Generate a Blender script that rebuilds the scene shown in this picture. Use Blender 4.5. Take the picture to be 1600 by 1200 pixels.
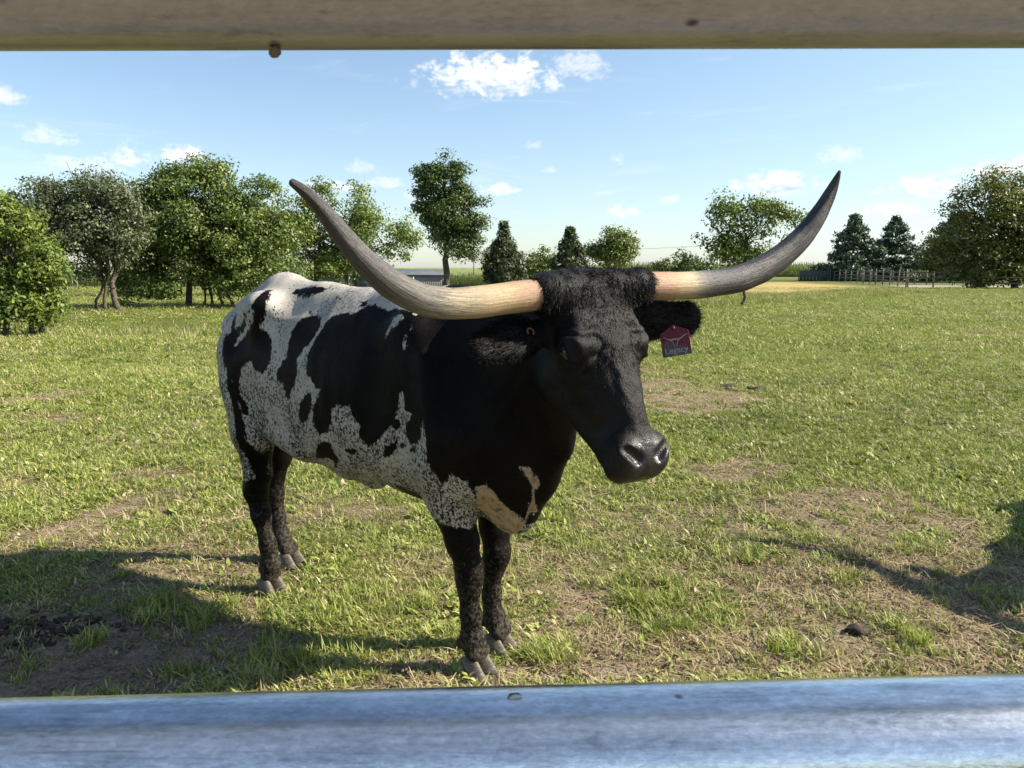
import bpy, math, random
import numpy as np
from mathutils import Vector, Matrix, Euler

SC = bpy.context.scene
COL = SC.collection
for _o in list(bpy.data.objects):
    bpy.data.objects.remove(_o)
R = math.radians

# ------------------------------------------------------------------ camera
cam_d = bpy.data.cameras.new('camera')
cam_d.sensor_width = 36.0
cam_d.lens = 36.0 * 1202.0 / 1600.0
cam_d.clip_start = 0.02
cam_d.clip_end = 6000.0
cam = bpy.data.objects.new('camera', cam_d)
COL.objects.link(cam)
cam.location = (0, 0, 1.5)
cam.rotation_euler = (R(90 - 8.5), 0, 0)
cam_d.dof.use_dof = True
cam_d.dof.focus_distance = 2.7
cam_d.dof.aperture_fstop = 36.0
SC.camera = cam

# ------------------------------------------------------------------ sun, exposure
SUN_AZ = 91.0          # degrees clockwise from +Y
SUN_EL = 36.0
sv = Vector((math.sin(R(SUN_AZ)) * math.cos(R(SUN_EL)), math.cos(R(SUN_AZ)) * math.cos(R(SUN_EL)), math.sin(R(SUN_EL))))
sun_d = bpy.data.lights.new('sun', 'SUN')
sun_d.energy = 5.0
sun_d.angle = R(0.55)
sun_d.color = (1.0, 0.92, 0.78)
sun = bpy.data.objects.new('sun', sun_d)
sun.rotation_euler = (-sv).to_track_quat('-Z', 'Y').to_euler()
sun.location = (20, -5, 20)
COL.objects.link(sun)
SC.view_settings.view_transform = 'Standard'
SC.view_settings.look = 'None'
SC.view_settings.exposure = 1.3
SC.view_settings.gamma = 1.0
SC.view_settings.use_curve_mapping = False
SC.render.engine = 'CYCLES'
SC.cycles.max_bounces = 6
SC.cycles.diffuse_bounces = 3
SC.cycles.transmission_bounces = 4
SC.cycles.transparent_max_bounces = 8
SC.cycles.use_denoising = True


# ------------------------------------------------------------------ node helpers
class NT:
    def __init__(self, tree):
        self.t = tree
        self.n = tree.nodes
        self.l = tree.links

    def new(self, typ, **kw):
        n = self.n.new(typ)
        for k, v in kw.items():
            setattr(n, k, v)
        return n

    def put(self, sock, v):
        if isinstance(v, bpy.types.NodeSocket):
            self.l.new(v, sock)
        elif v is not None:
            sock.default_value = v

    def math(self, op, a, b=None, c=None, clamp=False):
        n = self.new('ShaderNodeMath', operation=op)
        n.use_clamp = clamp
        self.put(n.inputs[0], a)
        self.put(n.inputs[1], b)
        self.put(n.inputs[2], c)
        return n.outputs[0]

    def vmath(self, op, a, b=None, scale=None):
        n = self.new('ShaderNodeVectorMath', operation=op)
        self.put(n.inputs[0], a)
        self.put(n.inputs[1], b)
        if scale is not None:
            self.put(n.inputs['Scale'], scale)
        return n.outputs['Value'] if op in ('DOT_PRODUCT', 'LENGTH', 'DISTANCE') else n.outputs[0]

    def mix(self, fac, a, b, blend='MIX'):
        n = self.new('ShaderNodeMix', data_type='RGBA', blend_type=blend)
        n.clamp_factor = True
        self.put(n.inputs[0], fac)
        self.put(n.inputs[6], a)
        self.put(n.inputs[7], b)
        return n.outputs[2]

    def ramp(self, fac, stops, interp='LINEAR'):
        n = self.new('ShaderNodeValToRGB')
        n.color_ramp.interpolation = interp
        e = n.color_ramp.elements
        while len(e) < len(stops):
            e.new(0.5)
        for el, (p, c) in zip(e, stops):
            el.position = p
            el.color = c if len(c) == 4 else (*c, 1)
        self.put(n.inputs[0], fac)
        return n.outputs[0]

    def step(self, v, lo, hi):
        n = self.new('ShaderNodeMapRange', interpolation_type='SMOOTHSTEP')
        self.put(n.inputs[0], v)
        self.put(n.inputs[1], lo)
        self.put(n.inputs[2], hi)
        n.inputs[3].default_value = 0
        n.inputs[4].default_value = 1
        return n.outputs[0]

    def noise(self, vec, scale, detail=3, rough=0.55, dist=0.0, out=0):
        n = self.new('ShaderNodeTexNoise')
        self.put(n.inputs['Vector'], vec)
        self.put(n.inputs['Scale'], scale)
        n.inputs['Detail'].default_value = detail
        n.inputs['Roughness'].default_value = rough
        n.inputs['Distortion'].default_value = dist
        return n.outputs[out]

    def attr(self, name, out='Fac', typ='GEOMETRY'):
        n = self.new('ShaderNodeAttribute', attribute_name=name, attribute_type=typ)
        return n.outputs[out]

    def mapping(self, vec, scale=(1, 1, 1), loc=(0, 0, 0), rot=(0, 0, 0)):
        n = self.new('ShaderNodeMapping')
        self.put(n.inputs[0], vec)
        n.inputs[1].default_value = loc
        n.inputs[2].default_value = rot
        n.inputs[3].default_value = scale
        return n.outputs[0]

    def bump(self, height, strength=0.5, dist=0.01, normal=None):
        n = self.new('ShaderNodeBump')
        n.inputs['Strength'].default_value = strength
        n.inputs['Distance'].default_value = dist
        self.put(n.inputs['Height'], height)
        if normal is not None:
            self.put(n.inputs['Normal'], normal)
        return n.outputs[0]


def material(name):
    m = bpy.data.materials.new(name)
    m.use_nodes = True
    m.node_tree.nodes.clear()
    t = NT(m.node_tree)
    out = t.new('ShaderNodeOutputMaterial')
    return m, t, out


def principled(t, out, color, rough=0.6, metal=0.0, spec=0.5, normal=None, **kw):
    b = t.new('ShaderNodeBsdfPrincipled')
    t.put(b.inputs['Base Color'], color if isinstance(color, bpy.types.NodeSocket) or len(color) == 4 else (*color, 1))
    t.put(b.inputs['Roughness'], rough)
    t.put(b.inputs['Metallic'], metal)
    t.put(b.inputs['Specular IOR Level'], spec)
    if normal is not None:
        t.put(b.inputs['Normal'], normal)
    for k, v in kw.items():
        t.put(b.inputs[k.replace('_', ' ')], v)
    if out is not None:
        t.l.new(b.outputs[0], out.inputs[0])
    return b


def simple_mat(name, col, rough=0.7, var=0.2, scale=8.0, bump=0.3, bdist=0.005, metal=0.0, spec=0.4):
    m, t, out = material(name)
    co = t.new('ShaderNodeTexCoord').outputs['Object']
    n = t.noise(co, scale, 5, 0.65)
    lo = tuple(c * (1 - var) for c in col)
    hi = tuple(min(1, c * (1 + var)) for c in col)
    c = t.ramp(n, [(0.3, lo), (0.7, hi)])
    principled(t, out, c, rough, metal, spec, t.bump(t.noise(co, scale * 5, 4), bump, bdist))
    return m


# ------------------------------------------------------------------ object helpers
def link(o, parent=None):
    COL.objects.link(o)
    if parent is not None:
        o.parent = parent
    return o


def tag(o, label=None, cat=None, group=None, kind=None):
    if label:
        o['label'] = label
    if cat:
        o['category'] = cat
    if group:
        o['group'] = group
    if kind:
        o['kind'] = kind
    return o


def thing(name, label, cat, loc=(0, 0, 0), rotz=0.0, group=None):
    o = bpy.data.objects.new(name, None)
    o.location = loc
    o.rotation_euler = (0, 0, rotz)
    o.empty_display_size = 0.2
    link(o)
    return tag(o, label, cat, group)


def mesh_np(name, V, F, mats=None, smooth=True, face_mat=None):
    """mesh from numpy arrays; F is an (n,3) or (n,4) array or a list of such arrays"""
    me = bpy.data.meshes.new(name)
    Fs = F if isinstance(F, (list, tuple)) else [F]
    Fs = [np.asarray(f, dtype=np.int32) for f in Fs if len(f)]
    V = np.asarray(V, dtype=np.float32)
    nl = sum(f.size for f in Fs)
    npoly = sum(len(f) for f in Fs)
    me.vertices.add(len(V))
    me.vertices.foreach_set('co', V.ravel())
    me.loops.add(nl)
    me.loops.foreach_set('vertex_index', np.concatenate([f.ravel() for f in Fs]))
    me.polygons.add(npoly)
    tot = np.concatenate([np.full(len(f), f.shape[1], np.int32) for f in Fs])
    start = np.concatenate([[0], np.cumsum(tot)[:-1]]).astype(np.int32)
    me.polygons.foreach_set('loop_start', start)
    me.polygons.foreach_set('loop_total', tot)
    if smooth:
        me.polygons.foreach_set('use_smooth', np.ones(npoly, dtype=bool))
    if face_mat is not None:
        me.polygons.foreach_set('material_index', np.asarray(face_mat, dtype=np.int32))
    for m in (mats if isinstance(mats, (list, tuple)) else [mats] if mats else []):
        me.materials.append(m)
    me.update(calc_edges=True)
    return me


def obj_np(name, V, F, mats=None, parent=None, smooth=True, face_mat=None):
    return link(bpy.data.objects.new(name, mesh_np(name, V, F, mats, smooth, face_mat)), parent)


def add_attr(me, name, arr, domain='POINT', typ='FLOAT'):
    a = me.attributes.new(name, typ, domain)
    arr = np.asarray(arr, dtype=np.float32)
    a.data.foreach_set('value' if typ == 'FLOAT' else 'color' if typ == 'FLOAT_COLOR' else 'vector', arr.ravel())


class MB:
    """collects simple shapes (boxes, tubes, quads) into one mesh"""

    def __init__(self):
        self.v, self.q, self.t, self.n = [], [], [], 0

    def add(self, V, Q=None, T=None):
        V = np.asarray(V, float)
        if Q is not None and len(Q):
            self.q.append(np.asarray(Q) + self.n)
        if T is not None and len(T):
            self.t.append(np.asarray(T) + self.n)
        self.v.append(V)
        self.n += len(V)

    def box(self, c, size, rot=None):
        s = np.array(size) / 2
        V = np.array([[x, y, z] for x in (-1, 1) for y in (-1, 1) for z in (-1, 1)], float) * s
        if rot is not None:
            V = V @ np.array(rot).T
        Q = [(0, 1, 3, 2), (4, 6, 7, 5), (0, 4, 5, 1), (2, 3, 7, 6), (0, 2, 6, 4), (1, 5, 7, 3)]
        self.add(V + np.array(c), Q)

    def beam(self, a, b, w, h):
        a, b = np.array(a, float), np.array(b, float)
        d = b - a
        L = np.linalg.norm(d)
        x = d / L
        up = np.array([0, 0, 1.0]) if abs(x[2]) < 0.95 else np.array([0, 1.0, 0])
        y = np.cross(up, x)
        y /= np.linalg.norm(y)
        z = np.cross(x, y)
        self.box((a + b) / 2, (L, w, h), np.stack([x, y, z], 1))

    def tube(self, P, r, seg=8, cap=True):
        P = np.asarray(P, float)
        r = np.broadcast_to(np.asarray(r, float), (len(P),))
        V, Q = sweep(P, r, seg)
        T = []
        if cap:
            V = np.vstack([V, P[0], P[-1]])
            n = len(P)
            for k in range(seg):
                T.append((len(V) - 2, (k + 1) % seg, k))
                T.append((len(V) - 1, (n - 1) * seg + k, (n - 1) * seg + (k + 1) % seg))
        self.add(V, Q, T)

    def build(self, name, mats, parent=None, smooth=True):
        F = []
        if self.q:
            F.append(np.vstack(self.q))
        if self.t:
            F.append(np.vstack(self.t))
        return obj_np(name, np.vstack(self.v), F, mats, parent, smooth)


def sweep(P, r, seg):
    n = len(P)
    T = np.gradient(P, axis=0)
    T /= np.linalg.norm(T, axis=1)[:, None] + 1e-12
    ref = np.array([0, 0, 1.0]) if abs(T[0][2]) < 0.9 else np.array([1.0, 0, 0])
    N = np.zeros_like(P)
    u = ref - T[0] * (ref @ T[0])
    for i in range(n):
        u = u - T[i] * (u @ T[i])
        u /= np.linalg.norm(u) + 1e-12
        N[i] = u
    B = np.cross(T, N)
    a = np.linspace(0, 2 * np.pi, seg, endpoint=False)
    V = P[:, None, :] + r[:, None, None] * (np.cos(a)[None, :, None] * N[:, None, :] + np.sin(a)[None, :, None] * B[:, None, :])
    Q = []
    for i in range(n - 1):
        for k in range(seg):
            Q.append((i * seg + k, i * seg + (k + 1) % seg, (i + 1) * seg + (k + 1) % seg, (i + 1) * seg + k))
    return V.reshape(-1, 3), np.array(Q)


def hash2(ix, iy, seed=0):
    h = (ix.astype(np.int64) * 374761393 + iy.astype(np.int64) * 668265263 + seed * 974634777) & 0xFFFFFFFF
    h = ((h ^ (h >> 13)) * 1274126177) & 0xFFFFFFFF
    return ((h ^ (h >> 16)) & 0xFFFFFF) / float(0xFFFFFF)


def vnoise(x, y, seed=0):
    ix, iy = np.floor(x), np.floor(y)
    fx, fy = x - ix, y - iy
    fx, fy = fx * fx * (3 - 2 * fx), fy * fy * (3 - 2 * fy)
    a, b = hash2(ix, iy, seed), hash2(ix + 1, iy, seed)
    c, d = hash2(ix, iy + 1, seed), hash2(ix + 1, iy + 1, seed)
    return (a * (1 - fx) + b * fx) * (1 - fy) + (c * (1 - fx) + d * fx) * fy


def fbm(x, y, oct=4, seed=0):
    s, a, t = 0, 0.5, 0
    for k in range(oct):
        s = s + a * vnoise(x * 2 ** k, y * 2 ** k, seed + k)
        t += a
        a *= 0.5
    return s / t
# ------------------------------------------------------------------ world: sky and clouds
# azimuth (deg from +Y towards +X), elevation, half width, half height (deg), density
CLOUDS = [(-1.36, 13.18, 4.55, 1.60, 1.00), (4.76, 13.84, 2.02, 1.29, 0.55), (-32.35, 10.20, 1.10, 0.70, 0.75), (-25.62, 7.10, 1.60, 0.80, 0.85), (-30.19, 8.10, 1.60, 0.70, 0.55),
          (-22.34, 7.28, 1.40, 0.80, 0.95), (-28.40, 6.42, 2.75, 0.66, 0.45), (-0.93, 5.60, 1.45, 0.52, 0.75), (7.58, 7.67, 0.54, 0.52, 0.35), (7.88, 3.99, 1.37, 0.49, 0.65),
          (11.25, 4.88, 0.63, 0.44, 0.65), (18.58, 5.65, 2.63, 0.90, 0.95), (22.33, 7.45, 1.41, 0.61, 0.5), (27.95, 5.19, 2.0, 0.85, 0.95), (31.72, 5.91, 2.4, 0.75, 0.9),
          (24.81, 4.93, 0.57, 0.37, 0.45), (25.65, 3.67, 2.23, 0.57, 0.5), (-9.20, 6.02, 1.63, 0.44, 0.55), (-13.22, 5.72, 1.99, 0.48, 0.65), (2.54, 7.02, 0.74, 0.35, 0.4),
          (1.61, 8.69, 0.69, 0.39, 0.4), (-10.74, 7.08, 1.35, 0.61, 0.35), (-6.80, 12.77, 0.40, 0.41, 0.5), (-6.94, 5.03, 0.83, 0.62, 0.35),
          (44, 9, 4, 1.4, 0.8), (58, 14, 5, 1.6, 0.8), (-48, 8, 4, 1.2, 0.8), (-63, 13, 5, 1.7, 0.9), (-85, 7, 5, 1.3, 0.8), (80, 8, 5, 1.4, 0.8), (120, 10, 6, 1.6, 0.8), (160, 8, 5, 1.5, 0.8), (-130, 11, 6, 1.8, 0.9), (-160, 7, 4, 1.2, 0.7)]


def build_world():
    w = bpy.data.worlds.new('World')
    SC.world = w
    w.use_nodes = True
    w.node_tree.nodes.clear()
    t = NT(w.node_tree)
    out = t.new('ShaderNodeOutputWorld')
    sky = t.new('ShaderNodeTexSky', sky_type='NISHITA')
    sky.sun_disc = False
    sky.sun_elevation = R(SUN_EL)
    sky.sun_rotation = R(SUN_AZ)
    sky.altitude = 200
    sky.air_density = 1.0
    sky.dust_density = 0.7
    sky.ozone_density = 1.6
    dirv = t.new('ShaderNodeTexCoord').outputs['Generated']
    sx = t.new('ShaderNodeSeparateXYZ')
    t.l.new(dirv, sx.inputs[0])
    X, Y, Z = sx.outputs
    az = t.math('MULTIPLY', t.math('ARCTAN2', X, Y), 57.29578)
    el = t.math('MULTIPLY', t.math('ARCSINE', Z), 57.29578)
    cb = t.new('ShaderNodeCombineXYZ')
    t.put(cb.inputs[0], az)
    t.put(cb.inputs[1], t.math('MULTIPLY', el, 1.5))
    P = cb.outputs[0]
    n1 = t.noise(P, 0.75, 5, 0.56, 0.25)
    n2 = t.noise(t.mapping(P, loc=(13, 7, 2)), 1.7, 4, 0.55, 0.2)
    # the same billows looked up a little towards the sun: the difference gives the lit and the shaded side
    n1s = t.noise(t.mapping(P, loc=(-0.22, -0.30, 0)), 0.75, 5, 0.56, 0.25)
    bil = t.math('SUBTRACT', t.math('ADD', t.math('MULTIPLY', n1, 0.7), t.math('MULTIPLY', n2, 0.5)), 0.60)
    dens, low = None, None
    for a, e, ww, hh, s in CLOUDS:
        da = t.math('DIVIDE', t.math('SUBTRACT', az, a), ww * 1.15)
        de = t.math('DIVIDE', t.math('SUBTRACT', el, e), hh * 1.15)
        up = t.math('MULTIPLY', de, t.math('ADD', 1.0, t.math('MULTIPLY', t.math('LESS_THAN', de, 0.0), 0.45)))
        r = t.math('SQRT', t.math('ADD', t.math('MULTIPLY', da, da), t.math('MULTIPLY', up, up)))
        d = t.math('ADD', t.math('SUBTRACT', 0.62, t.math('MULTIPLY', r, 0.62)), t.math('MULTIPLY', bil, 1.9))
        m = t.math('MULTIPLY', t.step(d, -0.06, 0.40 + 0.2 * (1 - s)), t.math('MULTIPLY', t.step(r, 1.55, 0.7), min(1.0, s)))
        dens = m if dens is None else t.math('MAXIMUM', dens, m)
        k = t.math('MULTIPLY', m, t.step(de, 0.35, -0.75))
        low = k if low is None else t.math('MAXIMUM', low, k)
    cir = t.noise(t.mapping(P, scale=(0.10, 0.42, 1), rot=(0, 0, R(24))), 0.9, 6, 0.62, 0.8)
    cirm = t.math('MULTIPLY', t.step(cir, 0.54, 0.80), 0.26)
    lit = t.math('ADD', t.math('MULTIPLY', t.math('SUBTRACT', n1, n1s), 2.2), 0.62)
    lit = t.math('SUBTRACT', lit, t.math('MULTIPLY', low, 0.42), clamp=True)
    ccol = t.ramp(lit, [(0.10, (3.6, 4.3, 5.0)), (0.38, (5.2, 5.6, 5.9)), (0.7, (6.5, 6.5, 6.3))])
    hz = t.step(el, 24.0, -1.0)
    toward = t.step(t.vmath('DOT_PRODUCT', dirv, (math.sin(R(75)), math.cos(R(75)), 0.1)), -0.15, 0.95)
    veil = t.math('ADD', t.math('MULTIPLY', hz, 0.13), t.math('MULTIPLY', toward, 0.22), clamp=True)
    base = t.mix(veil, sky.outputs[0], (SKYV[0], SKYV[1], SKYV[2], 1))
    base = t.mix(cirm, base, (6.0, 6.3, 6.4, 1))
    col = t.mix(t.math('MULTIPLY', dens, 0.95), base, ccol)
    bg = t.new('ShaderNodeBackground')
    t.l.new(col, bg.inputs[0])
    bg.inputs[1].default_value = SKY_STRENGTH
    t.l.new(bg.outputs[0], out.inputs[0])


SKY_STRENGTH = 0.075
SKYV = (4.0, 5.6, 6.8)
build_world()
# ------------------------------------------------------------------ ground
# bare or straw-covered patches: x, y, half sizes, strength
PATCH = [(-1.67, 2.90, 0.59, 0.32, 1.00), (-1.81, 2.75, 0.29, 0.19, 1.00), (-1.21, 2.90, 0.18, 0.19, 0.80), (-2.61, 4.07, 0.39, 0.35, 0.90), (-2.34, 4.76, 0.37, 0.34, 0.60),
         (-2.66, 5.45, 0.33, 0.26, 0.60), (2.12, 4.63, 0.72, 0.58, 0.80), (2.20, 3.70, 0.55, 0.51, 0.85), (1.29, 3.26, 0.43, 0.40, 0.60), (1.24, 2.80, 0.75, 0.17, 0.95),
         (0.48, 2.70, 0.48, 0.12, 0.90), (0.29, 3.32, 0.18, 0.42, 0.75), (-4.59, 7.63, 0.45, 0.34, 0.60), (12.08, 18.85, 0.9, 1.6, 0.60), (1.69, 5.63, 0.39, 0.47, 0.60),
         (-0.56, 2.64, 0.24, 0.09, 0.80), (-0.39, 2.75, 0.22, 0.12, 0.80), (1.99, 2.96, 0.3, 0.33, 0.85), (-1.08, 3.62, 0.19, 0.16, 0.30), (1.30, 5.05, 0.26, 0.30, 0.40), (0.05, 3.04, 0.11, 0.17, 0.50),
         (2.8, 3.2, 0.8, 0.6, 0.8), (-2.9, 3.0, 0.7, 0.5, 0.8), (0.2, 2.1, 2.6, 0.42, 1.0), (0.0, -1.2, 4.5, 2.9, 1.0), (1.7, 3.3, 1.4, 0.9, 0.62), (0.9, 4.4, 0.9, 0.9, 0.45), (0.5, 3.2, 0.6, 0.35, 0.5), (-1.2, 4.6, 0.8, 0.4, 0.5), (1.3, 2.95, 1.1, 0.3, 0.7), (-3.8, 5.2, 0.6, 0.4, 0.5)]
MUD = [(-1.67, 2.90, 0.70, 0.36), (-1.81, 2.75, 0.4, 0.25), (-1.1, 2.85, 0.25, 0.2), (0.45, 2.66, 0.35, 0.08), (0.95, 2.80, 0.25, 0.07), (1.4, 3.02, 0.2, 0.06), (0.0, -1.4, 4.6, 2.4)]


def smooth01(a, lo, hi):
    t = np.clip((a - lo) / (hi - lo), 0, 1)
    return t * t * (3 - 2 * t)


def patch_field(x, y, L):
    s = np.zeros(np.shape(x))
    wob = (fbm(x * 3.1, y * 3.1, 4, 5) - 0.5) * 1.3
    for p in L:
        k = p[4] if len(p) > 4 else 1.0
        r = np.hypot((x - p[0]) / p[2], (y - p[1]) / p[3])
        s = np.maximum(s, k * (1 - smooth01(r + wob, 0.55, 1.35)))
    return s


def bare(x, y):
    """0 = full sward, 1 = bare or straw"""
    s = patch_field(x, y, PATCH)
    n = fbm(x * 0.55 + 4, y * 0.55, 4, 21)
    m = fbm(x * 0.12 + 9, y * 0.12 + 2, 3, 8)
    g = 0.55 * smooth01(n, 0.56, 0.78) + 0.2 * smooth01(m, 0.5, 0.75)
    return np.clip(np.maximum(s, g), 0, 1)


def rough_strip(x, y):
    """longer ungrazed grass along the old ditch on the left and the pasture edge on the right"""
    w = (fbm(x * 0.25, y * 0.25, 3, 3) - 0.5) * 5
    a = smooth01(y + w, 17, 19) * (1 - smooth01(y + w, 21, 24)) * (1 - smooth01(x, -5.0, -2.0))
    line = 27 + 1.05 * np.maximum(x - 6, 0)
    b = smooth01(y + w * 0.5, line, line + 2) * (1 - smooth01(y + w * 0.5, line + 6, line + 10)) * smooth01(x, 2, 8) * (1 - smooth01(x, 24, 30))
    return np.maximum(a, b)


def dry_field(x, y):
    w = (fbm(x * 0.1, y * 0.1, 3, 13) - 0.5) * 10
    line = 36 + 1.05 * np.maximum(x - 6, 0)
    a = smooth01(y + w * 0.3, line, line + 3) * (1 - smooth01(y + w, 82, 94)) * smooth01(x, 3, 8) * (1 - smooth01(x + 0.2 * w, 30, 34))
    b = smooth01(y, 72, 76) * (1 - smooth01(y, 96, 108)) * smooth01(x, -30, -24) * (1 - smooth01(x, -2, 4))
    return np.maximum(a, b)


def ground_z(x, y):
    d = np.hypot(x, y)
    near = 1 - smooth01(d, 6, 14)
    z = 0.03 * (fbm(x * 1.7, y * 1.7, 4, 1) - 0.5) * near + 0.014 * (fbm(x * 7, y * 7, 3, 2) - 0.5) * near
    mud = patch_field(x, y, MUD)
    z = z + mud * (0.05 * (fbm(x * 11, y * 11, 4, 7) - 0.5) - 0.006)
    z = z + 0.35 * (fbm(x * 0.09, y * 0.09, 3, 4) - 0.5) * smooth01(d, 8, 30)
    dip = smooth01(y, 58, 125) * (1 - smooth01(x - 0.05 * y, -6, 16))
    z = z - 2.3 * dip
    z = z - 0.25 * np.exp(-((y - 21) / 2.5) ** 2) * (1 - smooth01(x, -6, -2))
    hill = smooth01(y, 250, 900)
    return z + 5.0 * hill + 3 * hill * (fbm(x * 0.003, y * 0.003, 2, 6) - 0.5)


def ground_material():
    m, t, out = material('pasture ground')
    co = t.new('ShaderNodeTexCoord').outputs['Object']
    b = t.attr('bare')
    mud = t.attr('mud')
    dry = t.attr('dry')
    fine = t.noise(co, 55, 5, 0.75)
    mid = t.noise(co, 9, 5, 0.7)
    big = t.noise(co, 0.35, 4, 0.6)
    soil = t.ramp(t.math('ADD', t.math('MULTIPLY', fine, 0.6), t.math('MULTIPLY', mid, 0.4)), [(0.30, (0.095, 0.068, 0.045)), (0.5, (0.20, 0.15, 0.10)), (0.7, (0.30, 0.235, 0.165))])
    mudc = t.ramp(fine, [(0.3, (0.10, 0.076, 0.054)), (0.52, (0.23, 0.18, 0.13)), (0.72, (0.36, 0.29, 0.22))])
    sward = t.ramp(t.math('ADD', t.math('MULTIPLY', fine, 0.5), t.math('MULTIPLY', mid, 0.5)), [(0.3, (0.030, 0.033, 0.011)), (0.5, (0.085, 0.095, 0.023)), (0.68, (0.20, 0.205, 0.060))])
    sward = t.mix(t.step(big, 0.42, 0.66), sward, (0.11, 0.135, 0.026, 1))
    dryc = t.ramp(t.noise(co, 0.5, 6, 0.75), [(0.3, (0.26, 0.20, 0.062)), (0.6, (0.37, 0.285, 0.11)), (0.8, (0.33, 0.27, 0.10))])
    far = t.attr('far')
    farc = t.ramp(t.noise(t.mapping(co, scale=(0.2, 1, 1)), 0.06, 4, 0.6), [(0.35, (0.10, 0.12, 0.03)), (0.65, (0.20, 0.20, 0.065))])
    c = t.mix(t.step(t.math('ADD', b, t.math('MULTIPLY', t.math('SUBTRACT', fine, 0.5), 0.5)), 0.30, 0.62), sward, soil)
    c = t.mix(t.step(t.math('ADD', mud, t.math('MULTIPLY', t.math('SUBTRACT', mid, 0.5), 0.6)), 0.25, 0.6), c, mudc)
    c = t.mix(dry, c, dryc)
    c = t.mix(far, c, farc)
    c = t.mix(t.math('MULTIPLY', t.attr('gravel'), 0.8), c, (0.30, 0.28, 0.24, 1))
    h = t.math('ADD', fine, t.math('MULTIPLY', mid, 1.4))
    principled(t, out, c, 0.95, 0, 0.15, t.bump(h, 0.8, 0.02))
    return m


def build_ground():
    n = 440
    k = 7.6
    g = np.sinh(k * np.linspace(-1, 1, n)) / np.sinh(k)
    x = g * 1800
    y = g * 1800 + 3.2
    X, Y = np.meshgrid(x, y, indexing='ij')
    Xf, Yf = X.ravel(), Y.ravel()
    Z = ground_z(Xf, Yf)
    i = np.arange((n - 1) * n).reshape(n - 1, n)[:, :-1].ravel()
    F = np.stack([i, i + n, i + n + 1, i + 1], 1)
    o = obj_np('ground', np.stack([Xf, Yf, Z], 1), F, ground_material())
    tag(o, kind='structure')
    d = np.hypot(Xf, Yf)
    add_attr(o.data, 'bare', bare(Xf, Yf))
    add_attr(o.data, 'mud', patch_field(Xf, Yf, MUD))
    add_attr(o.data, 'dry', dry_field(Xf, Yf))
    add_attr(o.data, 'far', smooth01(d, 110, 190))
    road = (1 - smooth01(np.abs(Yf - 70 - 0.05 * (Xf - 40)), 3.0, 3.8)) * smooth01(Xf, 33, 36)
    add_attr(o.data, 'gravel', road)
    return o


build_ground()


# ------------------------------------------------------------------ grass: one mass of clumps
def grass_material():
    m, t, out = material('grass blades')
    tone = t.attr('tone', 'Fac', 'INSTANCER')
    dryv = t.attr('dryness', 'Fac', 'INSTANCER')
    bl = t.attr('blade')
    tip = t.attr('tip')
    v = t.math('ADD', t.math('MULTIPLY', tone, 0.55), t.math('MULTIPLY', bl, 0.45))
    green = t.ramp(v, [(0.05, (0.055, 0.082, 0.018)), (0.35, (0.162, 0.212, 0.038)), (0.65, (0.290, 0.330, 0.070)), (0.95, (0.45, 0.43, 0.18))])
    straw = t.ramp(bl, [(0.1, (0.20, 0.145, 0.07)), (0.5, (0.38, 0.29, 0.155)), (0.9, (0.52, 0.43, 0.265))])
    f = t.step(t.math('ADD', dryv, t.math('MULTIPLY', t.math('SUBTRACT', bl, 0.5), 0.9)), 0.42, 0.60)
    c = t.mix(f, green, straw)
    c = t.mix(t.math('MULTIPLY', t.step(tip, 0.75, 1.0), 0.35), c, (0.32, 0.28, 0.12, 1))
    d = t.new('ShaderNodeBsdfPrincipled')
    t.put(d.inputs['Base Color'], c)
    d.inputs['Roughness'].default_value = 0.55
    d.inputs['Specular IOR Level'].default_value = 0.3
    tr = t.new('ShaderNodeBsdfTranslucent')
    t.put(tr.inputs[0], t.mix(0.5, c, (0.30, 0.36, 0.03, 1), 'MIX'))
    mx = t.new('ShaderNodeMixShader')
    mx.inputs[0].default_value = 0.28
    t.l.new(d.outputs[0], mx.inputs[1])
    t.l.new(tr.outputs[0], mx.inputs[2])
    t.l.new(mx.outputs[0], out.inputs[0])
    return m


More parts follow.
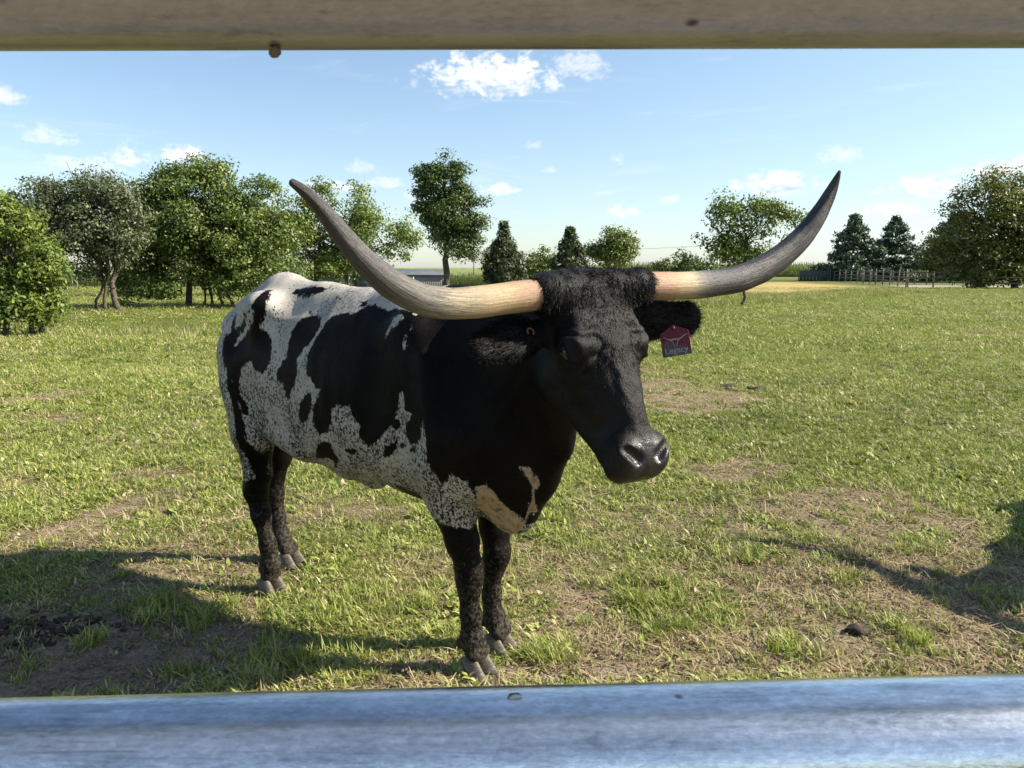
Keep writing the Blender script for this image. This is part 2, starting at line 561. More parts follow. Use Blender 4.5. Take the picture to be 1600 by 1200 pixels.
def clump_mesh(name, rng, n, hmin, hmax, spread, width, lean, mat, segs=3, flat=0.0, leaf=False):
    V, F, bl, tip = [], [], [], []
    for i in range(n):
        a = rng.uniform(0, 2 * np.pi)
        r = spread * math.sqrt(rng.random())
        b = rng.uniform(0, 2 * np.pi)
        base = np.array([r * math.cos(a), r * math.sin(a), -0.006])
        h = rng.uniform(hmin, hmax)
        ln = rng.uniform(0.2, 1.0) * lean
        side = np.array([-math.sin(b), math.cos(b), 0])
        fw = np.array([math.cos(b), math.sin(b), 0])
        w = width * rng.uniform(0.7, 1.3)
        c = rng.random()
        s0 = len(V)
        prof = [0.9, 1.0, 0.75, 0.0] if not leaf else [0.25, 1.0, 0.9, 0.1]
        if segs == 2:
            prof = [1.0, 0.85, 0.0]
        for k in range(segs + 1):
            t = k / segs
            up = h * (t - 0.30 * ln * t * t) * (1 - flat)
            out = h * ln * t ** (1.5 if flat < 0.5 else 1.0) * (0.75 + flat * 0.6)
            p = base + fw * out + np.array([0, 0, up + flat * 0.008 * rng.random()])
            tw = side * w * prof[k] / 2
            V += [p - tw, p + tw] if prof[k] > 0 else [p]
            bl += [c] * (2 if prof[k] > 0 else 1)
            tip += [t] * (2 if prof[k] > 0 else 1)
        for k in range(segs):
            q = s0 + 2 * k
            if prof[k + 1] > 0:
                F.append((q, q + 1, q + 3, q + 2))
            else:
                F.append((q, q + 1, q + 2))
    me = bpy.data.meshes.new(name)
    me.from_pydata([tuple(v) for v in V], [], F)
    me.materials.append(mat)
    add_attr(me, 'blade', bl)
    add_attr(me, 'tip', tip)
    me.polygons.foreach_set('use_smooth', np.ones(len(F), bool))
    me.update()
    return bpy.data.objects.new(name, me)


def scatter_tree(name, coll):
    g = bpy.data.node_groups.new(name, 'GeometryNodeTree')
    g.interface.new_socket('Geometry', in_out='INPUT', socket_type='NodeSocketGeometry')
    g.interface.new_socket('Geometry', in_out='OUTPUT', socket_type='NodeSocketGeometry')
    N, L = g.nodes, g.links
    gi, go = N.new('NodeGroupInput'), N.new('NodeGroupOutput')
    ci = N.new('GeometryNodeCollectionInfo')
    ci.inputs['Collection'].default_value = coll
    ci.inputs['Separate Children'].default_value = True
    ci.inputs['Reset Children'].default_value = True
    ip = N.new('GeometryNodeInstanceOnPoints')
    ip.inputs['Pick Instance'].default_value = True

    def named(n, typ):
        a = N.new('GeometryNodeInputNamedAttribute')
        a.data_type = typ
        a.inputs['Name'].default_value = n
        return a.outputs['Attribute']
    L.new(gi.outputs[0], ip.inputs['Points'])
    L.new(ci.outputs[0], ip.inputs['Instance'])
    L.new(named('which', 'INT'), ip.inputs['Instance Index'])
    L.new(named('rot', 'FLOAT_VECTOR'), ip.inputs['Rotation'])
    L.new(named('size', 'FLOAT_VECTOR'), ip.inputs['Scale'])
    L.new(ip.outputs[0], go.inputs[0])
    return g


FEET = [(-0.03, 2.72), (-0.07, 2.66), (0.02, 2.84), (-1.13, 3.42), (-1.08, 3.38), (-1.11, 3.74)]


def build_grass():
    rng = np.random.default_rng(3)
    mat = grass_material()
    coll = bpy.data.collections.new('grass_clumps')
    kinds = []
    # names sort alphabetically = instance index
    for i in range(4):
        kinds.append(clump_mesh('clump_a%d' % i, rng, 44, 0.016, 0.046, 0.080, 0.0044, 1.9, mat))           # grazed sward
    for i in range(3):
        kinds.append(clump_mesh('clump_b%d' % i, rng, 38, 0.045, 0.11, 0.060, 0.0052, 1.5, mat))            # ungrazed tuft
    for i in range(3):
        kinds.append(clump_mesh('clump_c%d' % i, rng, 26, 0.05, 0.16, 0.09, 0.0034, 1.0, mat, 3, 0.88))     # straw litter
    for i in range(2):
        kinds.append(clump_mesh('clump_d%d' % i, rng, 18, 0.03, 0.055, 0.07, 0.014, 1.1, mat, 3, 0.35, True))   # broad-leaved weeds
    for i in range(3):
        kinds.append(clump_mesh('clump_e%d' % i, rng, 42, 0.04, 0.12, 0.26, 0.013, 1.2, mat, 2))            # distant sward
    for i in range(2):
        kinds.append(clump_mesh('clump_f%d' % i, rng, 60, 0.10, 0.30, 0.22, 0.010, 1.0, mat, 3))            # tall rough grass
    # soil crumbs
    sm = simple_mat('soil crumbs', (0.17, 0.125, 0.085), 0.95, 0.45, 40, 0.5, 0.003)
    for i in range(2):
        V, F = [], []
        for j in range(16):
            c = np.array([rng.normal(0, 0.05), rng.normal(0, 0.05), 0.0])
            r = rng.uniform(0.003, 0.011) * rng.uniform(0.6, 1.0)
            q = np.array([(1, 0, 0), (-1, 0, 0), (0, 1, 0), (0, -1, 0), (0, 0, 0.8), (0, 0, -0.8)]) * rng.uniform(0.6, 1.3, (6, 3)) * r
            a = rng.random() * 6.28
            q = q @ np.array([[math.cos(a), -math.sin(a), 0.2], [math.sin(a), math.cos(a), 0.1], [-0.2, 0, 1]])
            F += [tuple(len(V) + np.array(t)) for t in ((0, 2, 4), (2, 1, 4), (1, 3, 4), (3, 0, 4), (2, 0, 5), (1, 2, 5), (3, 1, 5), (0, 3, 5))]
            V += [tuple(p) for p in q + c]
        me = bpy.data.meshes.new('clump_g%d' % i)
        me.from_pydata(V, [], F)
        me.materials.append(sm)
        kinds.append(bpy.data.objects.new('clump_g%d' % i, me))
    # short curled dead blades
    for i in range(2):
        kinds.append(clump_mesh('clump_h%d' % i, rng, 34, 0.015, 0.06, 0.085, 0.003, 1.7, mat, 3, 0.55))
    for k in kinds:
        coll.objects.link(k)
    A, B, C, D, E, Fk, Gc, Hc = [0, 1, 2, 3], [4, 5, 6], [7, 8, 9], [10, 11], [12, 13, 14], [15, 16], [17, 18], [19, 20]
    pts, which, sc, tone, dry, til = [], [], [], [], [], []

    def emit(x, y, ks, s0, s1, t0, t1, d0, d1, tilt=0.15, zs=1.0):
        n = len(x)
        if n == 0:
            return
        pts.append(np.stack([x, y, ground_z(x, y)], 1))
        which.append(rng.choice(ks, n))
        s = rng.uniform(s0, s1, n)
        sc.append(np.stack([s, s, s * rng.uniform(0.75, 1.2, n) * zs], 1))
        tone.append(rng.uniform(t0, t1, n) + 0.75 * (fbm(x * 0.8, y * 0.8, 3, 31) - 0.5) + 0.45 * (fbm(x * 0.16, y * 0.22, 3, 44) - 0.5))
        dry.append(np.clip(rng.uniform(d0, d1, n), -1, 2) + 0.5 * (fbm(x * 0.6 + 3, y * 0.6, 3, 17) - 0.5))
        til.append(rng.normal(0, tilt, (n, 2)))

    def wedge(d0, d1, dens, margin=0.78):
        e = 1.1
        n = int((margin * (d1 * d1 - d0 * d0) + 2 * e * (d1 - d0)) * dens)
        y = np.sqrt(rng.random(n) * ((d1 + e) ** 2 - (d0 + e) ** 2) + (d0 + e) ** 2) - e
        x = (rng.random(n) * 2 - 1) * (margin * y + e)
        return x, y
    # near pasture
    for d0, d1, dens, s in ((1.2, 4.2, 620, 1.0), (4.2, 8, 300, 1.15), (8, 14, 130, 1.5), (14, 20, 55, 1.9)):
        x, y = wedge(d0, d1, dens)
        foot = np.min([np.hypot((x - fx) / 0.12, (y - fy) / 0.12) for fx, fy in FEET], axis=0)
        ok = (foot > 1.0) | (rng.random(len(x)) < 0.25)
        x, y = x[ok], y[ok]
        b = bare(x, y) + rng.normal(0, 0.10, len(x))
        mud = patch_field(x, y, MUD)
        g = (b < 0.42) & (mud < 0.35)
        emit(x[g], y[g], A + A + A + D, 0.75 * s, 1.3 * s, 0.1, 0.9, -0.2, 0.46)
        t = (b < 0.30) & (rng.random(len(x)) < 0.05 + 0.5 * smooth01(fbm(x * 1.1 + 7, y * 1.1, 3, 52), 0.58, 0.75)) & (mud < 0.25)
        emit(x[t], y[t], B, 0.32 * s, 0.58 * s, 0.1, 0.8, -0.2, 0.25)
        st = (b >= 0.36) & (rng.random(len(x)) < 0.62) & (mud < 0.55)
        emit(x[st], y[st], C + Hc * 3, 0.55 * s, 1.2 * s, 0.0, 0.8, 0.5, 1.1, 0.1)
        cr = (b >= 0.40) & (rng.random(len(x)) < 0.5) & (y < 8)
        emit(x[cr], y[cr], Gc, 0.6, 1.5, 0, 1, 0, 1)
        sp = (b >= 0.36) & (rng.random(len(x)) < 0.16)
        emit(x[sp], y[sp], A + D + B, 0.5 * s, 0.9 * s, 0.0, 0.7, -0.1, 0.6)
        lit = (b < 0.42) & (rng.random(len(x)) < 0.14)
        emit(x[lit], y[lit], C + Hc * 3, 0.6 * s, 1.0 * s, 0.2, 0.8, 0.5, 1.0, 0.1)
    # the tufts that stand out
    for tx, ty, n, r in [(0.62, 3.39, 34, 0.17), (0.13, 2.85, 16, 0.09), (-0.67, 2.77, 18, 0.15), (-0.92, 3.26, 18, 0.20), (-1.32, 3.19, 14, 0.16), (-0.67, 3.19, 18, 0.19), (-0.48, 3.39, 12, 0.15), (0.92, 3.16, 8, 0.11), (1.62, 2.96, 8, 0.13), (1.13, 2.90, 7, 0.10), (1.60, 3.58, 5, 0.10), (2.20, 3.26, 8, 0.13), (-1.57, 3.19, 8, 0.13), (-1.69, 2.93, 3, 0.08), (1.18, 3.88, 6, 0.13), (-0.93, 2.75, 6, 0.10), (0.64, 3.04, 10, 0.13), (-0.26, 2.96, 4, 0.08), (1.56, 3.04, 5, 0.11)]:
        a = rng.random(n) * 2 * np.pi
        rr = r * np.sqrt(rng.random(n)) * 1.1
        emit(tx + rr * np.cos(a), ty + rr * np.sin(a), B, 0.55, 1.05, 0.15, 0.7, -0.4, 0.15)
    # farther pasture
    for d0, d1, dens, s in ((14, 22, 22, 1.0), (22, 40, 9, 1.5), (40, 62, 3.2, 2.0)):
        x, y = wedge(d0, d1, dens)
        k = dry_field(x, y) < 0.4
        emit(x[k], y[k], E, 0.8 * s, 1.3 * s, 0.0, 1.0, -0.2, 0.43, zs=0.6 / s)
        k = dry_field(x, y) >= 0.4
        emit(x[k], y[k], E, 0.6 * s, 1.0 * s, 0.3, 0.9, 0.5, 1.0, zs=0.5 / s)
    x, y = wedge(15, 60, 7)
    k = rough_strip(x, y) > 0.5
    emit(x[k], y[k], Fk, 0.6, 1.3, 0.0, 0.8, 0.0, 0.65)
    P = np.vstack(pts)
    me = bpy.data.meshes.new('grass')
    me.vertices.add(len(P))
    me.vertices.foreach_set('co', P.astype(np.float32).ravel())
    add_attr(me, 'tone', np.concatenate(tone))
    add_attr(me, 'dryness', np.concatenate(dry))
    T = np.vstack(til)
    add_attr(me, 'rot', np.column_stack([T, rng.random(len(P)) * 6.283]), typ='FLOAT_VECTOR')
    add_attr(me, 'size', np.vstack(sc), typ='FLOAT_VECTOR')
    a = me.attributes.new('which', 'INT', 'POINT')
    a.data.foreach_set('value', np.concatenate(which).astype(np.int32))
    o = link(bpy.data.objects.new('grass', me))
    tag(o, kind='stuff')
    md = o.modifiers.new('scatter', 'NODES')
    md.node_group = scatter_tree('grass_scatter', coll)
    print('grass clumps', len(P))


build_grass()
# ------------------------------------------------------------------ corn, barn, fences, power line
def gz1(x, y):
    return float(ground_z(np.array([float(x)]), np.array([float(y)]))[0])


def build_corn():
    rng = np.random.default_rng(5)
    m, t, out = material('corn leaves')
    v = t.attr('tone')
    c = t.ramp(v, [(0.0, (0.050, 0.080, 0.016)), (0.55, (0.125, 0.165, 0.032)), (0.9, (0.24, 0.235, 0.075))])
    principled(t, out, c, 0.6, 0, 0.3)
    xs = []
    for r in range(7):
        n = 900
        x = np.linspace(-150, 170, n) + rng.normal(0, 0.1, n)
        y = 172 - 22 * smooth01(x, 0, 40) + r * 0.8 + rng.normal(0, 0.1, n) + 0.04 * x
        xs.append(np.stack([x, y], 1))
    P = np.vstack(xs)
    z = ground_z(P[:, 0], P[:, 1])
    h = rng.uniform(1.9, 2.75, len(P)) * (0.88 + 0.24 * fbm(P[:, 0] * 0.12, P[:, 1] * 0.3, 3, 4))
    V, F, T = [], [], []
    n = len(P)
    nl = 8
    for k in range(nl):
        a = rng.random(n) * 6.283
        hh = h * (0.12 + 0.8 * k / nl)
        L = rng.uniform(0.45, 0.8, n)
        d = np.stack([np.cos(a), np.sin(a), 0 * a], 1)
        s = np.stack([-np.sin(a), np.cos(a), 0 * a], 1) * 0.06
        b = np.stack([P[:, 0], P[:, 1], z + hh], 1)
        mid = b + d * (L * 0.5)[:, None] + np.array([0, 0, 0.28])
        tip = b + d * L[:, None] + np.array([0, 0, 0.02])
        i0 = 5 * n * k
        V.append(np.stack([b, mid - s, mid + s, tip, tip], 1).reshape(-1, 3))
        i = i0 + 5 * np.arange(n)
        F.append(np.stack([i, i + 1, i + 3, i + 2], 1))
        T.append(np.repeat(rng.random(n) * 0.6 + 0.25 * k / nl, 5))
    # tassels and stalks
    i0 = 5 * n * nl
    b = np.stack([P[:, 0], P[:, 1], z], 1)
    tp = b + np.stack([rng.normal(0, 0.08, n), 0 * h, h + 0.25], 1)
    V.append(np.stack([b - (0.02, 0, 0), b + (0.02, 0, 0), tp + (0.03, 0, 0), tp - (0.03, 0, 0)], 1).reshape(-1, 3))
    i = i0 + 4 * np.arange(n)
    F.append(np.stack([i, i + 1, i + 2, i + 3], 1))
    T.append(np.repeat(0.75 + 0.2 * rng.random(n), 4))
    V = np.vstack(V)
    off = len(V)
    # the canopy of the rest of the field, uneven
    gx = np.linspace(-260, 320, 220)
    gy = np.concatenate([np.linspace(4.5, 60, 60), np.linspace(64, 420, 50)])
    X, Y = np.meshgrid(gx, gy, indexing='ij')
    X, Y = X.ravel(), Y.ravel()
    Y = Y + 172 - 22 * smooth01(X, 0, 40) + 0.04 * X
    Z = ground_z(X, Y) + 1.75 + 0.55 * rng.random(len(X))
    ny = len(gy)
    i = (np.arange(219)[:, None] * ny + np.arange(ny - 1)[None]).ravel() + off
    F.append(np.stack([i, i + ny, i + ny + 1, i + 1], 1))
    T.append(0.5 + 0.35 * rng.random(len(X)))
    V = np.vstack([V, np.stack([X, Y, Z], 1)])
    o = obj_np('corn_field', V, F, m, None, smooth=False)
    add_attr(o.data, 'tone', np.concatenate(T))
    tag(o, kind='stuff')


def build_barn():
    rib, t, out = material('ribbed steel wall')
    co = t.new('ShaderNodeTexCoord').outputs['Object']
    principled(t, out, t.ramp(t.noise(co, 0.6, 4), [(0.3, (0.19, 0.185, 0.185)), (0.7, (0.26, 0.25, 0.245))]), 0.6, 0.0, 0.3)
    roofm, t, out = material('steel roof')
    co = t.new('ShaderNodeTexCoord').outputs['Object']
    principled(t, out, t.ramp(t.noise(co, 0.5, 4), [(0.3, (0.055, 0.065, 0.075)), (0.7, (0.085, 0.098, 0.11))]), 0.7, 0.0, 0.2)
    x0, y0 = -25.0, 150.0
    g = gz1(x0, y0)
    root = thing('barn', 'long low grey steel barn partly hidden by the left horn', 'barn', (x0, y0, g), R(12))
    L, W, h, rdg = 23.0, 11.0, 0.42 - g, 1.30 - g
    b = MB()
    for s in (-1, 1):
        b.box((0, s * W / 2, h / 2), (L, 0.12, h))
        b.box((s * (L / 2 - 0.07), 0, h / 2), (0.14, W - 0.13, h))
        b.add([(s * (L / 2 - 0.14), -W / 2, h), (s * (L / 2 - 0.14), W / 2, h), (s * (L / 2 - 0.14), 0, rdg), (s * L / 2, -W / 2, h), (s * L / 2, W / 2, h), (s * L / 2, 0, rdg)],
              [(0, 2, 5, 3), (1, 4, 5, 2)], [(0, 1, 2), (3, 5, 4)])
    b.build('wall', rib, root, False)
    b = MB()
    for k in range(58):
        b.box((-L / 2 + 0.2 + k * 0.398, -W / 2 - 0.085, h / 2), (0.07, 0.045, h))
    for k in range(27):
        b.box((L / 2 + 0.022, -W / 2 + 0.2 + k * 0.40, h / 2), (0.045, 0.07, h))
    tag(b.build('wall_rib', simple_mat('rib steel', (0.16, 0.155, 0.15), 0.5, 0.1, 2), root, False), kind='stuff')
    b = MB()
    ov = 0.45
    for s in (-1, 1):
        ye = s * (W / 2 + ov)
        ze = h - ov * (rdg - h) / (W / 2)
        V = [(-L / 2 - ov, ye, ze), (L / 2 + ov, ye, ze), (L / 2 + ov, 0, rdg), (-L / 2 - ov, 0, rdg)]
        V2 = [(a, bb, c + 0.14) for a, bb, c in V]
        b.add(V + V2, [(0, 1, 2, 3), (4, 7, 6, 5), (0, 4, 5, 1), (1, 5, 6, 2), (3, 7, 4, 0), (2, 6, 7, 3)])
    b.build('roof', roofm, root, False)
    b = MB()
    b.box((-3.0, -W / 2 - 0.10, h * 0.42), (3.6, 0.08, h * 0.84))
    b.build('door', roofm, root, False)


def build_fence(name, label, pts, step, ph, pw, rails, mat, rmat, rw=0.05, rh=0.09, group='fences round the pasture'):
    rng = np.random.default_rng(len(label))
    P = np.array(pts, float)
    d = np.concatenate([[0], np.cumsum(np.linalg.norm(np.diff(P, axis=0), axis=1))])
    n = int(d[-1] / step) + 1
    root = thing(name, label, 'fence', (P[0][0], P[0][1], gz1(*P[0])), 0, group)
    base = np.array([P[0][0], P[0][1], gz1(*P[0])])
    s = np.unique(np.concatenate([np.linspace(0, d[-1], n), d]))
    X, Y = np.interp(s, d, P[:, 0]), np.interp(s, d, P[:, 1])
    Z = ground_z(X, Y)
    tops = []
    for i in range(len(s)):
        b = MB()
        h = ph * rng.uniform(0.93, 1.12)
        lean = rng.normal(0, 0.025, 2)
        p = np.array([X[i], Y[i], Z[i]]) - base
        b.tube([p + (0, 0, -0.15), p + (lean[0] * h, lean[1] * h, h)], [pw / 2, pw / 2 * 0.92], 7)
        b.build('post', mat, root)
        tops.append(p)
    for i in range(len(s) - 1):
        for k, rz in enumerate(rails):
            b = MB()
            z0, z1 = rng.normal(0, 0.015, 2)
            off = np.array([0, -pw / 2 - rw / 2 - 0.003, 0])
            b.beam(tops[i] + off + (0, 0, rz + z0), tops[i + 1] + off + (0, 0, rz + z1), rw, rh)
            b.build('rail', rmat, root, False)
    return root


def build_fences():
    wood = simple_mat('weathered post wood', (0.20, 0.175, 0.145), 0.9, 0.35, 5, 0.7, 0.02)
    rail = simple_mat('weathered rail wood', (0.145, 0.13, 0.11), 0.9, 0.3, 5, 0.6, 0.02)
    pale = simple_mat('pale post', (0.42, 0.39, 0.34), 0.85, 0.2, 5, 0.4, 0.02)
    build_fence('wooden_fence', 'grey post and rail fence bending in front of the blue green pines', [(41.5, 100), (38.8, 86), (34.2, 67), (36.4, 62.0)], 3.0, 1.45, 0.12, (0.45, 0.85, 1.28), wood, rail)
    build_fence('wooden_fence', 'thin dark rail fence running under the large olive tree to the right edge', [(36.9, 60.5), (44, 60), (56, 60.5)], 3.4, 1.05, 0.10, (0.45, 0.92), rail, rail)
    build_fence('wooden_fence', 'second row of grey posts standing behind the bending fence', [(44, 104), (43, 90), (40.6, 76)], 3.4, 1.4, 0.11, (0.6, 1.2), wood, rail)
    build_fence('wooden_fence', 'pale thin post fence behind the trees on the left', [(-44, 60), (-34, 60), (-20, 61), (-8, 63)], 2.5, 1.0, 0.10, (0.5, 0.9), pale, rail, 0.02, 0.02)
    # dark boarded pen at the far end of the bending fence
    root = thing('pen', 'dark board pen at the far left end of the grey fence', 'pen', (39.2, 101, gz1(39.2, 101)))
    for k in range(9):
        b = MB()
        b.box((-1.6 + k * 0.44, 0, 0.70), (0.40, 0.05, 1.4))
        b.build('board', simple_mat('dark board', (0.085, 0.09, 0.08), 0.9, 0.3, 4) if k == 0 else bpy.data.materials['dark board'], root, False)
    for x in (-1.9, 2.2):
        b = MB()
        b.tube([(x, 0.02, -0.1), (x, 0.02, 1.55)], 0.07, 7)
        b.build('post', wood, root)


def build_power():
    wood = simple_mat('pole wood', (0.17, 0.14, 0.115), 0.9, 0.3, 2, 0.5, 0.02)
    wire = simple_mat('wire', (0.12, 0.12, 0.12), 0.6, 0.1, 2)
    spots = [(-9.6, 196, 'utility pole standing right of the tall tree trunk'), (62, 188, 'utility pole hidden behind the young tree and right horn')]
    tops = []
    for x, y, lab in spots:
        g = gz1(x, y)
        root = thing('utility_pole', lab, 'utility pole', (x, y, g), 0, 'utility poles across the field')
        b = MB()
        b.tube([(0, 0, -0.2), (0, 0, 8.3)], [0.17, 0.11], 8)
        b.build('pole', wood, root)
        b = MB()
        b.beam((-0.9, 0.14, 7.9), (0.9, 0.14, 7.9), 0.10, 0.12)
        b.build('crossarm', wood, root, False)
        for dx in (-0.8, 0.8):
            b = MB()
            b.tube([(dx, 0.14, 7.96), (dx, 0.14, 8.14)], [0.05, 0.03], 7)
            b.build('insulator', wire, root)
        tops.append(np.array([x, y, g + 8.12]))
    for dx, lab in ((-0.8, 'thin power wire hung on the left insulators of the poles'), (0.8, 'thin power wire hung on the right insulators of the poles')):
        b = MB()
        a, c = tops[0] + (dx, 0.14, 0), tops[1] + (dx, 0.14, 0)
        P = [a + (c - a) * t - np.array([0, 0, 3.2 * t * (1 - t)]) for t in np.linspace(0, 1, 24)]
        b.tube(P, 0.018, 5)
        tag(b.build('power_wire', wire), lab, 'power line', 'power wires')


build_corn()
build_barn()
build_fences()
build_power()
# ------------------------------------------------------------------ trees
def leaf_material(name, stops, trans=0.35, tcol=(0.22, 0.30, 0.03)):
    m, t, out = material(name)
    v = t.attr('tone')
    c = t.ramp(v, stops)
    d = t.new('ShaderNodeBsdfPrincipled')
    t.put(d.inputs['Base Color'], c)
    d.inputs['Roughness'].default_value = 0.5
    d.inputs['Specular IOR Level'].default_value = 0.35
    tr = t.new('ShaderNodeBsdfTranslucent')
    t.put(tr.inputs[0], t.mix(0.55, c, (*tcol, 1)))
    mx = t.new('ShaderNodeMixShader')
    mx.inputs[0].default_value = trans
    t.l.new(d.outputs[0], mx.inputs[1])
    t.l.new(tr.outputs[0], mx.inputs[2])
    t.l.new(mx.outputs[0], out.inputs[0])
    return m


BARK = simple_mat('bark', (0.085, 0.068, 0.052), 0.9, 0.45, 6, 0.9, 0.03)
PALEBARK = simple_mat('bare twigs', (0.30, 0.26, 0.21), 0.9, 0.3, 8, 0.5, 0.02)
LEAF = {
    'bright': leaf_material('yellow green leaves', [(0.05, (0.05, 0.085, 0.014)), (0.5, (0.125, 0.175, 0.026)), (0.95, (0.22, 0.255, 0.05))], 0.26),
    'grey': leaf_material('grey green leaves', [(0.05, (0.045, 0.062, 0.026)), (0.5, (0.100, 0.122, 0.056)), (0.95, (0.20, 0.215, 0.12))], 0.25, (0.14, 0.19, 0.06)),
    'green': leaf_material('mid green leaves', [(0.05, (0.032, 0.060, 0.012)), (0.5, (0.105, 0.148, 0.028)), (0.95, (0.21, 0.245, 0.06))], 0.20),
    'deep': leaf_material('deep green leaves', [(0.05, (0.024, 0.046, 0.012)), (0.5, (0.060, 0.098, 0.024)), (0.95, (0.125, 0.165, 0.05))], 0.18),
    'olive': leaf_material('olive leaves', [(0.05, (0.040, 0.052, 0.012)), (0.5, (0.125, 0.138, 0.030)), (0.95, (0.24, 0.225, 0.06))], 0.20),
    'cedar': leaf_material('cedar needles', [(0.05, (0.022, 0.036, 0.013)), (0.5, (0.052, 0.074, 0.026)), (0.95, (0.10, 0.118, 0.045))], 0.08, (0.06, 0.09, 0.02)),
    'pine': leaf_material('pine needles', [(0.05, (0.028, 0.052, 0.030)), (0.5, (0.068, 0.112, 0.060)), (0.95, (0.13, 0.175, 0.09))], 0.08, (0.05, 0.09, 0.03)),
}


def leaves_mesh(name, C, out_dir, rng, size, per, spread, mat, parent, up=0.4, aspect=0.55, tonebase=None, droop=0.0, puffy=0.75):
    """leaf quads around cluster centres C"""
    n = len(C) * per
    rel = None
    sc = np.repeat(rng.uniform(0.55, 1.45, len(C)), per)[:, None]
    rel = rng.normal(size=(n, 3))
    rel /= np.maximum(1.0, np.linalg.norm(rel, axis=1) / 1.55)[:, None]
    rel *= np.array([1, 1, 0.62])
    c = np.repeat(C, per, 0) + rel * spread * sc
    o = np.repeat(out_dir, per, 0)
    rn = rel / (np.linalg.norm(rel, axis=1)[:, None] + 1e-6)
    nrm = o * 0.2 + rn * puffy + np.array([0, 0, up]) + rng.normal(size=(n, 3)) * 0.45
    nrm /= np.linalg.norm(nrm, axis=1)[:, None]
    ax = np.cross(nrm, rng.normal(size=(n, 3)))
    ax[:, 2] -= droop
    ax /= np.linalg.norm(ax, axis=1)[:, None] + 1e-9
    bx = np.cross(nrm, ax)
    s = size * rng.uniform(0.5, 1.5, n)[:, None]
    w = s * aspect
    V = np.stack([c - ax * s * 0.5, c + bx * w * 0.5 + ax * s * 0.05, c + ax * s * 0.5, c - bx * w * 0.5 + ax * s * 0.05], 1).reshape(-1, 3)
    F = np.arange(4 * n).reshape(-1, 4)
    ob = obj_np(name, V, F, mat, parent, smooth=False)
    t = rng.random(n) ** 1.3 * 0.55 + np.repeat(rng.random(len(C)) * 0.45 if tonebase is None else tonebase, per)
    add_attr(ob.data, 'tone', np.repeat(t, 4))
    return ob


def limb(b, p0, p1, r0, r1, rng, seg=5, wob=0.06, n=5):
    L = np.linalg.norm(np.array(p1) - np.array(p0))
    P = np.array([np.array(p0) + (np.array(p1) - np.array(p0)) * t for t in np.linspace(0, 1, n)])
    P[1:-1] += rng.normal(size=(n - 2, 3)) * L * wob
    P[1:-1, 2] += L * 0.05
    b.tube(P, np.linspace(r0, r1, n), seg, cap=False)
    return P


